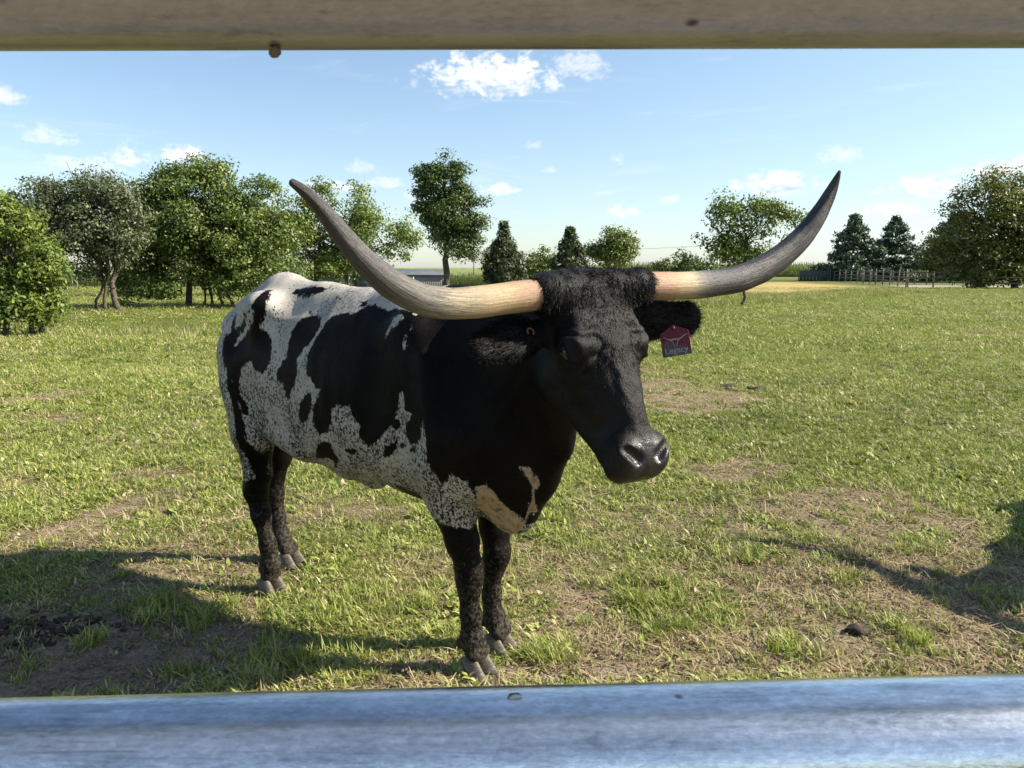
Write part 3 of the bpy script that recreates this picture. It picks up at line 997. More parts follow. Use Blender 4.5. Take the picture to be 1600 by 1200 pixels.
def tree(name, label, x, y, blobs, leaf, size, nclus, per, trunk, seed, cat='tree', group='trees round the pasture', depth=0.85, shell=0.5, sprig=0.05, gap=0.40, yoff=0.0, spread=None, twigs=0, twig_mat=None, k=1.0, puff=5.0):
    rng = np.random.default_rng(seed)
    x, y, size = x * k, y * k, size * k
    blobs = [(a * k, 1.5 + (b_ - 1.5) * k, c_ * k, d_ * k) for a, b_, c_, d_ in blobs]
    trunk = [(a * k, b_ * k, c_ * k) for a, b_, c_ in trunk]
    spread = spread * k if spread else None
    gz = float(ground_z(np.array([float(x)]), np.array([float(y)]))[0])
    root = thing(name, label, cat, (x, y, gz), 0, group)
    kids = []
    for dx, z, rx, rz in blobs:
        for _ in range(4):
            a = rng.uniform(-0.5, 3.6)
            f = rng.uniform(0.32, 0.55)
            kids.append((dx + rx * 0.80 * math.cos(a), z + rz * 0.80 * math.sin(a), rx * f, rz * f))
    blobs = [(a, b_, c_ * 0.88, d_ * 0.88) for a, b_, c_, d_ in blobs] + kids
    B = [np.array([dx, rng.uniform(-0.35, 0.35) * rx + yoff, z - gz]) for dx, z, rx, rz in blobs]
    Rr = [np.array([rx, max(rx, 0.6 * rz) * depth, rz]) for dx, z, rx, rz in blobs]
    wts = np.array([r[0] * r[2] for r in Rr])
    wts /= wts.sum()
    C, O = [], []
    for b, r, w in zip(B, Rr, wts):
        n = max(5, int(nclus * w / puff))
        d = rng.normal(size=(n, 3))
        d /= np.linalg.norm(d, axis=1)[:, None]
        rad = np.where(rng.random(n) < shell, rng.uniform(0.78, 1.0, n), rng.random(n) ** 0.5 * 0.9)
        # uneven outline: lumps and notches
        lum = 0.64 + 0.62 * fbm(d[:, 0] * 2.3 + seed, d[:, 2] * 2.3 + d[:, 1] * 1.7, 3, seed)
        P = b + d * r * (rad * lum)[:, None]
        C.append(P)
        O.append(d)
        # sprigs that stand out of the outline
        sp_ = rng.random(n) < sprig
        sp_ &= rad > 0.75
        g = d[sp_] + np.array([0, 0, 0.55]) + 0.35 * rng.normal(size=(sp_.sum(), 3))
        g /= np.linalg.norm(g, axis=1)[:, None] + 1e-9
        for q in (1.0, 2.0, 3.0):
            C.append(P[sp_] + g * q * size * 1.3)
            O.append(g)
    C, O = np.vstack(C), np.vstack(O)
    low = C[:, 2] > 0.12
    C, O = C[low], O[low]
    hs = 0.13 / size
    hole = fbm(C[:, 0] * hs + seed + 0.4 * C[:, 1] * hs, C[:, 2] * hs - 0.5 * C[:, 1] * hs, 3, seed + 5)
    full = hole > gap
    C, O = C[full], O[full]
    sp = (spread or size * 1.25) * puff ** 0.30
    leaves_mesh('crown', C, O, rng, size, int(per * puff), sp, LEAF[leaf], root)
    tb = MB()
    for (tx, tr, top) in trunk:
        top3 = np.array([tx * 0.35 + rng.normal() * 0.1, 0, top])
        P = limb(tb, (tx, rng.normal() * 0.15, -0.1), top3, tr, tr * 0.45, rng, 8, 0.02, 7)
        tb.tube([P[0] + (0, 0, -0.05), P[0] + (0, 0, 0.25)], [tr * 1.5, tr * 0.95], 8, False)
        for b, r in list(zip(B, Rr))[:len(B) // 5 + 6]:
            s = P[rng.integers(3, 7)]
            if rng.random() < 0.9:
                Q = limb(tb, s, b + rng.normal(size=3) * r * 0.2, tr * 0.42, tr * 0.12, rng, 6, 0.06, 6)
                for _ in range(5):
                    s2 = Q[rng.integers(2, 6)]
                    e = C[rng.integers(0, len(C))]
                    near = C[np.argsort(np.linalg.norm(C - (s2 + (e - s2) * 0.4), axis=1))[0]]
                    limb(tb, s2, near, tr * 0.14, 0.008, rng, 4, 0.07, 4)
    tb.build('trunk', BARK, root)
    if twigs:
        wb = MB()
        for _ in range(twigs):
            b, r = B[rng.integers(0, len(B))], Rr[0]
            p = b + rng.normal(size=3) * 0.15
            d = rng.normal(size=3) * 0.5 + np.array([0.1, 0, 1.0])
            limb(wb, p, p + d / np.linalg.norm(d) * rng.uniform(0.5, 1.15), 0.022, 0.006, rng, 4, 0.06, 4)
        tag(wb.build('bare_branches', twig_mat or PALEBARK, root), kind='stuff')
    return root


def conifer(name, label, x, y, top, width, leaf, seed, cedar=False, group='trees round the pasture', dens=1.0, lsize=0.22, base=0.0):
    rng = np.random.default_rng(seed)
    gz = float(ground_z(np.array([float(x)]), np.array([float(y)]))[0])
    root = thing(name, label, 'tree', (x, y, gz), 0, group)
    H = top - gz
    tb = MB()
    tb.tube([(0, 0, -0.1), (0.03 * H * rng.normal() * 0.3, 0, H * 0.5), (0, 0, H * 0.97)], [0.035 * H * 0.6, 0.02 * H * 0.6, 0.01], 8, False)
    C, O, T = [], [], []
    z = 0.05 * H + base
    while z < H * 0.99:
        f = (z - base) / (H - base)
        prof = (1 - f) ** (1.1 if cedar else 0.95) * (0.75 + 0.25 * min(1, f / 0.15))
        nb = rng.integers(6, 9) if cedar else rng.integers(5, 8)
        a0 = rng.random() * 6.28
        for k in range(nb):
            a = a0 + 6.28 * k / nb + rng.normal() * 0.2
            L = width * prof * rng.uniform(0.65, 1.15) + 0.08
            rise = (0.35 if cedar else 0.02 + 0.25 * f) + rng.normal() * 0.10
            d = np.array([math.cos(a), math.sin(a), rise])
            tip = np.array([0, 0, z]) + d * L * (1 if cedar else 1) + np.array([0, 0, -0.10 * L if not cedar else 0])
            tb.tube([(0, 0, z), tip], [0.02 + 0.01 * L, 0.006], 4, False)
            m = max(3, int(L / (lsize * 0.42) * dens))
            tt = rng.uniform(0.18, 1.0, m) ** 0.8
            base_p = np.array([0, 0, z]) + (tip - np.array([0, 0, z])) * tt[:, None]
            lat = np.array([-math.sin(a), math.cos(a), 0])
            sp = 0.26 * L * (1.1 - tt) + 0.05
            base_p = base_p + lat * (rng.normal(size=m) * sp)[:, None] + np.array([0, 0, 1.0]) * (rng.normal(size=m) * (0.10 if cedar else 0.03) * L - 0.02)[:, None]
            C.append(base_p)
            O.append(np.repeat(d[None] / np.linalg.norm(d), m, 0))
        z += (0.055 if cedar else 0.085) * H * rng.uniform(0.7, 1.2) * (1 - 0.4 * f)
    C, O = np.vstack(C), np.vstack(O)
    leaves_mesh('crown', C, O, rng, lsize, 9, lsize * 0.55, LEAF[leaf], root, 0.25, 0.30, puffy=0.3)
    tb.build('trunk', BARK, root)
    return root


G = 'trees round the pasture'
tree('broadleaf_tree', 'low bushy yellow green tree cut by the left edge of the view', -11.35, 18,
     [(-0.54, 2.05, 1.13, 0.98), (0.12, 1.21, 0.76, 0.88), (-1.21, 1.21, 0.91, 1.06), (0.46, 1.33, 0.42, 0.5), (-0.34, 2.5, 0.6, 0.5), (-0.09, 0.60, 0.64, 0.36), (-1.72, 2.09, 0.76, 0.91), (-0.6, 0.45, 0.9, 0.40), (0.35, 0.62, 0.5, 0.42), (-1.4, 0.5, 0.7, 0.45)],
     'bright', 0.085, 3300, 16, [(0.30, 0.075, 1.6), (0.12, 0.06, 1.4), (-0.5, 0.07, 1.5)], 1, spread=0.13)
tree('broadleaf_tree', 'wide grey green tree with pale bare twigs left of the tallest bushy tree', -18.6, 36,
     [(-1.95, 3.69, 1.57, 1.57), (-0.01, 3.97, 1.51, 1.57), (0.94, 2.97, 1.15, 1.75), (-2.66, 2.24, 1.21, 1.75), (-0.6, 2.3, 1.81, 1.65), (-3.37, 3.54, 0.9, 1.15), (-0.98, 4.6, 1.21, 0.91), (1.3, 3.3, 1.1, 1.5), (-3.2, 2.0, 1.1, 1.2)],
     'grey', 0.125, 3600, 14, [(0.5, 0.15, 3.4), (-0.35, 0.09, 2.6), (-0.65, 0.08, 2.2)], 2, spread=0.21, twigs=26, depth=1.3, yoff=-0.8, k=0.80, gap=0.33)
tree('broadleaf_tree', 'big dense green tree with branches down to the grass behind the rump', -15.16, 38,
     [(0.64, 4.42, 2.17, 1.98), (-1.27, 3.66, 1.34, 1.98), (2.54, 4.11, 1.53, 1.85), (0.83, 2.44, 2.71, 2.0), (-0.92, 2.0, 1.6, 1.4), (2.68, 1.97, 1.6, 1.76), (1.62, 5.53, 1.21, 0.89), (-0.23, 5.47, 0.96, 0.8), (-1.9, 2.2, 1.0, 1.5), (3.6, 3.2, 1.2, 1.6), (3.9, 1.3, 1.3, 1.2), (2.2, 1.0, 1.4, 0.9), (-1.8, 1.2, 1.0, 1.0), (0.9, 1.1, 0.9, 0.7), (0.0, 0.9, 0.8, 0.6), (-3.0, 0.9, 0.8, 0.7)],
     'green', 0.135, 5200, 13, [(-0.7, 0.17, 3.4), (0.1, 0.06, 2.2), (0.5, 0.07, 2.4), (0.95, 0.06, 2.2), (1.5, 0.06, 2.2)], 3, spread=0.22, depth=1.3, yoff=-0.9, k=0.85, gap=0.33)
tree('broadleaf_tree', 'spreading bright green tree behind the left horn', -9.44, 45,
     [(-3.4, 4.23, 1.81, 1.75), (-0.08, 4.60, 1.97, 1.59), (1.72, 3.51, 1.97, 1.7), (-2.38, 2.24, 2.27, 1.75), (0.21, 2.6, 1.89, 1.3), (2.88, 2.9, 0.98, 1.0), (-4.22, 2.43, 1.51, 1.75), (-1.52, 5.4, 1.13, 0.9), (-3.8, 1.1, 1.6, 1.0), (-0.8, 1.3, 1.5, 1.0)],
     'bright', 0.145, 3600, 12, [(0.5, 0.13, 3.0), (-2.3, 0.13, 3.0), (-0.2, 0.09, 2.4)], 4, spread=0.24, depth=1.15, gap=0.35)
tree('broadleaf_tree', 'tall upright tree with a bare lower trunk right of the left horn', -6.16, 72,
     [(-0.5, 8.9, 1.6, 1.9), (0.5, 6.2, 2.1, 1.9), (-0.9, 4.6, 1.7, 1.6), (2.1, 4.4, 1.5, 1.7), (-1.8, 10.0, 0.85, 0.75), (1.0, 10.0, 0.9, 0.95), (0.3, 3.1, 2.3, 0.8), (-1.9, 6.6, 0.9, 0.9), (2.0, 7.6, 0.8, 0.8), (-0.1, 10.4, 0.7, 0.7), (2.6, 5.6, 0.7, 0.6), (-0.2, 7.5, 1.6, 1.2), (1.2, 8.4, 0.9, 0.9), (-1.6, 8.2, 0.8, 0.7)],
     'deep', 0.22, 2300, 12, [(0.0, 0.33, 7.0)], 5, spread=0.30, sprig=0.04, gap=0.40)
tree('broadleaf_tree', 'thin young tree behind the tall right horn with its trunk below the horn', 9.13, 31,
     [(0.23, 3.20, 1.45, 0.98), (-0.76, 2.64, 0.85, 0.80), (1.26, 2.89, 1.0, 1.0), (-0.23, 2.05, 1.15, 0.55), (-1.1, 3.4, 0.57, 0.50), (1.88, 3.56, 0.52, 0.42), (0.7, 3.9, 0.91, 0.39)],
     'bright', 0.115, 1250, 10, [(0.03, 0.075, 2.6)], 6, shell=0.35, spread=0.19, sprig=0.08)
tree('broadleaf_tree', 'large olive green tree filling the right edge behind the fence', 39.79, 62,
     [(-1.39, 5.52, 4.06, 3.1), (-4.25, 3.53, 2.19, 2.4), (0.82, 3.7, 3.65, 3.0), (-2.09, 2.1, 4.0, 1.5), (-0.61, 7.8, 1.98, 1.15), (1.6, 1.9, 3.2, 1.3), (-2.8, 1.0, 2.6, 0.9), (0.6, 1.0, 2.6, 0.9), (3.2, 5.02, 3.65, 4.0), (-5.25, 2.3, 1.56, 1.2)],
     'olive', 0.215, 4200, 12, [(-2.8, 0.22, 4.0), (0.4, 0.28, 4.5), (2.6, 0.2, 4.0)], 7, spread=0.33, sprig=0.04, gap=0.27)
tree('broadleaf_tree', 'round green tree rising just behind the poll hair', 7.9, 64,
     [(-0.03, 2.97, 1.95, 1.5), (-1.17, 2.45, 1.1, 1.4), (1.03, 2.45, 1.0, 1.2), (-0.26, 4.0, 1.3, 0.65)],
     'green', 0.19, 1300, 12, [(0, 0.16, 2.2)], 8, spread=0.32)
tree('broadleaf_tree', 'dark tree top in the far left corner behind the low bushy tree', -27.3, 42,
     [(0.31, 4.29, 0.78, 0.92), (-0.62, 2.87, 1.41, 2.0), (-2.5, 3.2, 1.6, 2.2)], 'deep', 0.2, 700, 11, [(0, 0.14, 3.0)], 9, spread=0.28)
tree('broadleaf_tree', 'dark green tree in the gap between the grey green tree and the big dense tree', -21.35, 46,
     [(0.27, 4.3, 1.16, 1.75), (0.2, 2.26, 1.55, 1.8)], 'deep', 0.21, 800, 11, [(0, 0.14, 3.0)], 10, spread=0.29, twigs=16)
tree('bush', 'low rounded bush between the two dark cedars', 3.01, 85, [(-0.0, 1.77, 1.4, 1.35), (-1.19, 1.1, 1.0, 0.9)], 'green', 0.3, 300, 10, [(0, 0.07, 1.2)], 12, 'bush', None, spread=0.36)
conifer('cedar_tree', 'dark conical cedar right of the tall upright tree', -0.8, 75, 6.0, 3.0, 'cedar', 21, True, lsize=0.34, dens=1.2)
conifer('cedar_tree', 'dark pointed cedar touching the round tree behind the head', 4.55, 61, 4.75, 2.3, 'cedar', 22, True, lsize=0.30, dens=1.2)
conifer('pine_tree', 'leftmost blue green pine standing behind the fence', 44.6, 102, 8.5, 6.1, 'pine', 23, False, lsize=0.50, dens=1.3)
conifer('pine_tree', 'middle blue green pine of the row behind the fence', 51.0, 104, 8.3, 6.3, 'pine', 24, False, lsize=0.50, dens=1.3)
conifer('pine_tree', 'dark pine half hidden by the large olive tree', 54.6, 97, 8.6, 5.2, 'pine', 25, False, lsize=0.5, dens=1.3)
# low scrub along the corn
for i, (bx, by, w, h, lab) in enumerate([(20.2, 101, 1.6, 1.3, 'small scrub bush left of the young tree on the corn edge'), (23.6, 99, 2.0, 1.6, 'dense scrub bush directly behind the young tree'), (31.5, 103, 2.2, 1.5, 'pale scrub bush right of the young tree before the corn')]):
    tree('bush', lab, bx, by, [(0, h, w, h * 0.9), (w * 0.7, h * 0.7, w * 0.6, h * 0.6), (-w * 0.6, h * 0.7, w * 0.6, h * 0.7)], 'deep' if i == 1 else 'green', 0.32, 260, 9, [(0, 0.06, h)], 30 + i, 'bush', 'scrub along the corn', spread=0.4)
for i, (bx, by, w, h, lab) in enumerate([(-24.2, 37.0, 0.9, 0.55, 'low weedy bush under the grey green tree'), (-17.0, 37.2, 0.7, 0.45, 'low weedy bush beside the trunk of the grey green tree')]):
    tree('bush', lab, bx, by, [(0, h, w, h * 0.9), (w * 0.8, h * 0.8, w * 0.6, h * 0.7)], 'green', 0.16, 160, 9, [(0, 0.04, h)], 40 + i, 'bush', 'weeds under the trees', spread=0.2)
# ------------------------------------------------------------------ longhorn: implicit body
BULL_O = (-0.59, 3.185, 0.0)
BULL_ROT = math.atan2(-0.616, 0.788)


class SDF:
    def __init__(self, lo, hi, h):
        self.h = h
        self.lo = np.array(lo, np.float32)
        self.n = np.ceil((np.array(hi) - np.array(lo)) / h).astype(int) + 1
        self.F = np.full(self.n, 0.35, np.float32)
        self.ax = [self.lo[i] + h * np.arange(self.n[i], dtype=np.float32) for i in range(3)]

    def _sub(self, lo, hi):
        i0 = np.clip(np.floor((np.array(lo) - self.lo) / self.h).astype(int), 0, self.n - 1)
        i1 = np.clip(np.ceil((np.array(hi) - self.lo) / self.h).astype(int) + 1, 1, self.n)
        sl = tuple(slice(a, b) for a, b in zip(i0, i1))
        X, Y, Z = np.meshgrid(*[self.ax[i][sl[i]] for i in range(3)], indexing='ij', sparse=True)
        return sl, X, Y, Z

    def _join(self, sl, d, k, sub):
        a = self.F[sl]
        if sub:
            hh = np.maximum(k - np.abs(a + d), 0) / k
            self.F[sl] = np.maximum(a, -d) + hh * hh * k * 0.25
        else:
            hh = np.maximum(k - np.abs(a - d), 0) / k
            self.F[sl] = np.minimum(a, d) - hh * hh * k * 0.25

    def ell(self, c, r, k=0.05, axes=None, sub=False):
        c = np.array(c, float)
        r = np.array(r, float)
        M = np.eye(3) if axes is None else np.array(axes, float)      # rows are the axes
        ext = np.sqrt(((M * r[:, None]) ** 2).sum(0)) + k + 0.03
        sl, X, Y, Z = self._sub(c - ext, c + ext)
        if min(sl[i].stop - sl[i].start for i in range(3)) <= 0:
            return
        X, Y, Z = X - c[0], Y - c[1], Z - c[2]
        p = [M[i, 0] * X + M[i, 1] * Y + M[i, 2] * Z for i in range(3)]
        k0 = np.sqrt(sum((p[i] / r[i]) ** 2 for i in range(3)))
        k1 = np.sqrt(sum((p[i] / r[i] ** 2) ** 2 for i in range(3)))
        d = k0 * (k0 - 1) / (k1 + 1e-9)
        self._join(sl, d.astype(np.float32), k, sub)

    def cap(self, a, b, ra, rb, k=0.04, flat=None, q=1.0, sub=False):
        """tapered capsule; flat = direction along which it is squashed by q (q < 1: thinner)"""
        a, b = np.array(a, float), np.array(b, float)
        m = max(ra, rb) + k + 0.03
        sl, X, Y, Z = self._sub(np.minimum(a, b) - m, np.maximum(a, b) + m)
        if min(sl[i].stop - sl[i].start for i in range(3)) <= 0:
            return
        ab = b - a
        L2 = ab @ ab + 1e-9
        px, py, pz = X - a[0], Y - a[1], Z - a[2]
        t = np.clip((px * ab[0] + py * ab[1] + pz * ab[2]) / L2, 0, 1)
        dx, dy, dz = px - ab[0] * t, py - ab[1] * t, pz - ab[2] * t
        d2 = dx * dx + dy * dy + dz * dz
        rr = ra + (rb - ra) * t
        if flat is not None:
            fl = np.array(flat, float)
            fl /= np.linalg.norm(fl)
            c = dx * fl[0] + dy * fl[1] + dz * fl[2]
            dist = np.sqrt(d2 - c * c + (c / q) ** 2 + 1e-12)
            d = (dist - rr) * np.sqrt(d2 + 1e-9) / (dist + 1e-6)
            d = np.maximum(d, (dist - rr) * q) * (dist > rr) + (dist - rr) * q * (dist <= rr)
        else:
            d = np.sqrt(d2) - rr
        self._join(sl, d.astype(np.float32), k, sub)

    def chain(self, P, r, k=0.04, flat=None, q=1.0):
        for i in range(len(P) - 1):
            self.cap(P[i], P[i + 1], r[i], r[i + 1], k, flat, q)

    def mesh(self):
        """naive surface nets"""
        F = self.F
        S = F < 0
        c = S[:-1, :-1, :-1].astype(np.int8)
        for dx in (0, 1):
            for dy in (0, 1):
                for dz in (0, 1):
                    if dx or dy or dz:
                        c = c + S[dx:S.shape[0] - 1 + dx, dy:S.shape[1] - 1 + dy, dz:S.shape[2] - 1 + dz]
        act = np.argwhere((c > 0) & (c < 8))
        idx = np.full(c.shape, -1, np.int32)
        idx[act[:, 0], act[:, 1], act[:, 2]] = np.arange(len(act))
        corner = np.array([[x, y, z] for x in (0, 1) for y in (0, 1) for z in (0, 1)])
        val = np.stack([F[act[:, 0] + o[0], act[:, 1] + o[1], act[:, 2] + o[2]] for o in corner], 1)
        acc = np.zeros((len(act), 3))
        cnt = np.zeros(len(act))
        for i in range(8):
            for j in range(i + 1, 8):
                if np.abs(corner[i] - corner[j]).sum() == 1:
                    a, b = val[:, i], val[:, j]
                    m = (a < 0) != (b < 0)
                    t = np.where(m, a / np.where(a == b, 1, a - b), 0)
                    p = corner[i][None] + t[:, None] * (corner[j] - corner[i])[None]
                    acc += p * m[:, None]
                    cnt += m
        V = self.lo + self.h * (act + acc / cnt[:, None])
        quads = []
        for ax in range(3):
            o1, o2 = (ax + 1) % 3, (ax + 2) % 3
            sa = [slice(None)] * 3
            sb = [slice(None)] * 3
            sa[ax], sb[ax] = slice(0, -1), slice(1, None)
            A, B = S[tuple(sa)], S[tuple(sb)]
            e = np.argwhere(A != B)
            ok = (e[:, o1] > 0) & (e[:, o2] > 0) & (e[:, o1] < c.shape[o1]) & (e[:, o2] < c.shape[o2])
            e = e[ok]
            inside = A[e[:, 0], e[:, 1], e[:, 2]]
            q = []
            for d1, d2 in ((0, 0), (1, 0), (1, 1), (0, 1)):
                g = e.copy()
                g[:, o1] -= d1
                g[:, o2] -= d2
                q.append(idx[g[:, 0], g[:, 1], g[:, 2]])
            q = np.stack(q, 1)
            q[~inside] = q[~inside][:, ::-1]
            quads.append(q)
        return V, np.vstack(quads)[:, ::-1]

    def sample(self, P):
        g = (np.asarray(P) - self.lo) / self.h
        i = np.clip(np.floor(g).astype(int), 0, self.n - 2)
        f = np.clip(g - i, 0, 1)
        out = 0
        for dx in (0, 1):
            for dy in (0, 1):
                for dz in (0, 1):
                    w = (f[:, 0] if dx else 1 - f[:, 0]) * (f[:, 1] if dy else 1 - f[:, 1]) * (f[:, 2] if dz else 1 - f[:, 2])
                    out = out + w * self.F[i[:, 0] + dx, i[:, 1] + dy, i[:, 2] + dz]
        return out

    def grad(self, P):
        e = self.h
        P = np.asarray(P)
        g = np.stack([self.sample(P + e * np.eye(3)[i]) - self.sample(P - e * np.eye(3)[i]) for i in range(3)], 1)
        return g / (np.linalg.norm(g, axis=1)[:, None] + 1e-9)


# head frame in body space: f runs from poll to nose, s to the animal's left, n out of the forehead
POLL = np.array([1.178, -0.138, 1.462])
HSC = 1.10
HF = np.array([0.95, -0.312, 0.0])
HF /= np.linalg.norm(HF)
HP = R(62)
Hf = math.cos(HP) * HF - math.sin(HP) * np.array([0, 0, 1.0])
Hn = math.sin(HP) * HF + math.cos(HP) * np.array([0, 0, 1.0])
Hs = np.array([-HF[1], HF[0], 0])


def hd(f, s, n):
    return POLL + (Hf * f + Hs * s + Hn * n) * HSC


HAX = np.stack([Hf, Hs, Hn])


class HeadPen:
    def __init__(self, b):
        self.b = b

    def ell(self, c, r, k=0.05, axes=None, sub=False):
        self.b.ell(c, np.array(r) * HSC, k * HSC, axes, sub)

    def cap(self, a, b, ra, rb, k=0.04, flat=None, q=1.0, sub=False):
        self.b.cap(a, b, ra * HSC, rb * HSC, k * HSC, flat, q, sub)


def build_body_field():
    b = SDF((-1.15, -0.58, -0.02), (1.60, 0.42, 1.58), 0.0072)
    # ---- trunk
    b.ell((0.02, 0, 1.00), (0.66, 0.285, 0.385), 0.08)
    b.ell((0.40, 0, 1.00), (0.40, 0.25, 0.40), 0.08)
    b.ell((-0.40, 0, 1.06), (0.40, 0.25, 0.33), 0.08)
    b.ell((-0.56, 0, 1.15), (0.33, 0.205, 0.27), 0.08)
    b.chain([(-0.86, 0, 1.31), (-0.56, 0, 1.385), (-0.25, 0, 1.345), (0.2, 0, 1.335), (0.5, 0, 1.345), (0.72, -0.02, 1.30)],
            [0.05, 0.075, 0.075, 0.075, 0.07, 0.07], 0.09)
    for s in (-1, 1):
        b.ell((-0.48, s * 0.185, 1.315), (0.09, 0.045, 0.06), 0.12)          # hook bones
        b.ell((-0.85, s * 0.09, 1.22), (0.06, 0.05, 0.07), 0.07)             # pin bones
        b.cap((-0.49, s * 0.185, 1.31), (-0.70, s * 0.15, 1.13), 0.06, 0.08, 0.09)
        b.ell((-0.665, s * 0.145, 1.03), (0.175, 0.10, 0.24), 0.08)              # thigh
        b.cap((0.42, s * 0.17, 1.25), (0.66, s * 0.20, 0.92), 0.10, 0.105, 0.09, (0, 1, 0), 0.7)   # shoulder
        b.ell((0.60, s * 0.17, 0.86), (0.17, 0.10, 0.19), 0.08)
    for s in (-1, 1):
        b.ell((-0.33, s * 0.295, 1.255), (0.13, 0.055, 0.085), 0.07, sub=True)      # hollow before the hip
        b.ell((-0.60, s * 0.275, 1.235), (0.09, 0.05, 0.09), 0.07, sub=True)
        b.ell((0.30, s * 0.300, 1.12), (0.06, 0.05, 0.20), 0.07, sub=True)         # behind the shoulder
        b.cap((0.56, s * 0.245, 1.20), (0.62, s * 0.255, 0.92), 0.022, 0.026, 0.06)
    # sternum, brisket and dewlap
    b.cap((0.30, 0, 0.77), (0.74, 0, 0.72), 0.13, 0.12, 0.08)
    b.chain([(0.62, 0, 0.68), (0.755, 0, 0.64), (0.865, -0.015, 0.78), (0.965, -0.04, 0.92), (1.03, -0.075, 1.06)], [0.09, 0.085, 0.07, 0.06, 0.06], 0.07, (0.2, 1, 0), 0.62)
    b.ell((0.72, -0.03, 0.92), (0.24, 0.21, 0.25), 0.09)
    # neck
    b.cap((0.62, -0.01, 1.13), (1.07, -0.10, 1.32), 0.22, 0.125, 0.10, (-0.2, 0.98, 0), 0.72)
    b.cap((0.64, -0.01, 1.00), (1.04, -0.09, 1.17), 0.21, 0.13, 0.10, (-0.2, 0.98, 0), 0.72)
    b.cap((0.72, -0.02, 1.27), (1.10, -0.11, 1.40), 0.10, 0.075, 0.09)
    # flank fold, sheath
    b.cap((-0.28, -0.15, 0.74), (-0.60, -0.13, 0.86), 0.05, 0.08, 0.09)
    b.cap((-0.28, 0.15, 0.74), (-0.66, 0.13, 0.86), 0.05, 0.08, 0.09)
    b.chain([(-0.40, 0, 0.70), (-0.15, -0.0, 0.655), (0.02, -0.01, 0.625)], [0.05, 0.045, 0.03], 0.06)
    b.ell((0.02, -0.01, 0.61), (0.055, 0.03, 0.03), 0.03)
    # ---- hind legs: near then far
    for s, pts in ((-1, [(-0.66, -0.145, 0.98), (-0.63, -0.155, 0.76), (-0.645, -0.135, 0.56), (-0.675, -0.13, 0.47), (-0.645, -0.13, 0.36), (-0.60, -0.13, 0.22), (-0.588, -0.13, 0.125), (-0.60, -0.13, 0.065)]),
                   (1, [(-0.82, 0.15, 0.98), (-0.80, 0.15, 0.76), (-0.86, 0.135, 0.56), (-0.905, 0.13, 0.46), (-0.90, 0.125, 0.36), (-0.885, 0.125, 0.22), (-0.855, 0.125, 0.125), (-0.81, 0.125, 0.065)])):
        b.chain(pts, [0.125, 0.093, 0.057, 0.050, 0.040, 0.033, 0.040, 0.037], 0.04)
        h = np.array(pts[3])
        b.cap(h + (-0.045, 0, 0.03), h + (-0.025, 0, 0.14), 0.026, 0.016, 0.035)           # hock point and tendon
        b.cap(h + (-0.01, 0, -0.02), np.array(pts[6]) + (-0.022, 0, 0.03), 0.021, 0.019, 0.022)
        fl = np.array(pts[6])
        for t in (-1, 1):
            b.ell(fl + (-0.042, t * 0.022, -0.022), (0.017, 0.014, 0.02), 0.012)            # dewclaws
            b.cap(fl, np.array(pts[7]) + (0.012, t * 0.024, 0.018), 0.028, 0.027, 0.015)
    # ---- front legs: near then far
    for s, pts in ((-1, [(0.57, -0.155, 0.84), (0.565, -0.125, 0.66), (0.60, -0.105, 0.50), (0.622, -0.10, 0.40), (0.622, -0.098, 0.345), (0.632, -0.098, 0.22), (0.638, -0.098, 0.125), (0.655, -0.098, 0.065)]),
                   (1, [(0.58, 0.155, 0.84), (0.56, 0.12, 0.66), (0.585, 0.10, 0.50), (0.60, 0.092, 0.40), (0.585, 0.09, 0.345), (0.578, 0.09, 0.22), (0.59, 0.09, 0.125), (0.612, 0.09, 0.065)])):
        b.chain(pts, [0.125, 0.084, 0.056, 0.044, 0.040, 0.031, 0.038, 0.036], 0.04)
        kn = np.array(pts[3])
        b.ell(kn + (0.012, 0, 0.0), (0.036, 0.042, 0.055), 0.03)
        b.cap(kn + (-0.03, 0, 0.02), np.array(pts[6]) + (-0.024, 0, 0.02), 0.020, 0.021, 0.022)
        b.ell(np.array(pts[1]) + (-0.085, 0, 0.03), (0.045, 0.04, 0.06), 0.05)               # elbow
        fl = np.array(pts[6])
        for t in (-1, 1):
            b.ell(fl + (-0.042, t * 0.022, -0.02), (0.018, 0.014, 0.02), 0.012)
            b.cap(fl, np.array(pts[7]) + (0.012, t * 0.025, 0.018), 0.028, 0.028, 0.015)
    # ---- tail
    b.chain([(-0.83, 0, 1.33), (-0.91, 0.01, 1.30), (-0.945, 0.03, 1.18), (-0.95, 0.05, 0.95), (-0.95, 0.06, 0.62)], [0.045, 0.04, 0.03, 0.024, 0.018], 0.025)
    # ---- head
    H = HeadPen(b)
    H.ell(hd(0.10, 0, -0.10), (0.14, 0.112, 0.105), 0.05, HAX)
    H.cap(hd(0.015, -0.10, -0.055), hd(0.015, 0.10, -0.055), 0.066, 0.066, 0.05)
    H.ell(hd(0.15, 0, -0.035), (0.17, 0.098, 0.035), 0.05, HAX)
    H.cap(hd(0.20, 0, -0.06), hd(0.45, 0, -0.066), 0.072, 0.056, 0.05)
    H.cap(hd(0.20, 0, -0.02), hd(0.42, 0, -0.03), 0.035, 0.03, 0.04)
    b.cap(hd(0.015, 0.06, -0.05), (1.235, 0.015, 1.448), 0.07, 0.060, 0.03)                    # horn bosses
    b.cap(hd(0.015, -0.06, -0.05), (1.10, -0.29, 1.430), 0.07, 0.061, 0.03)
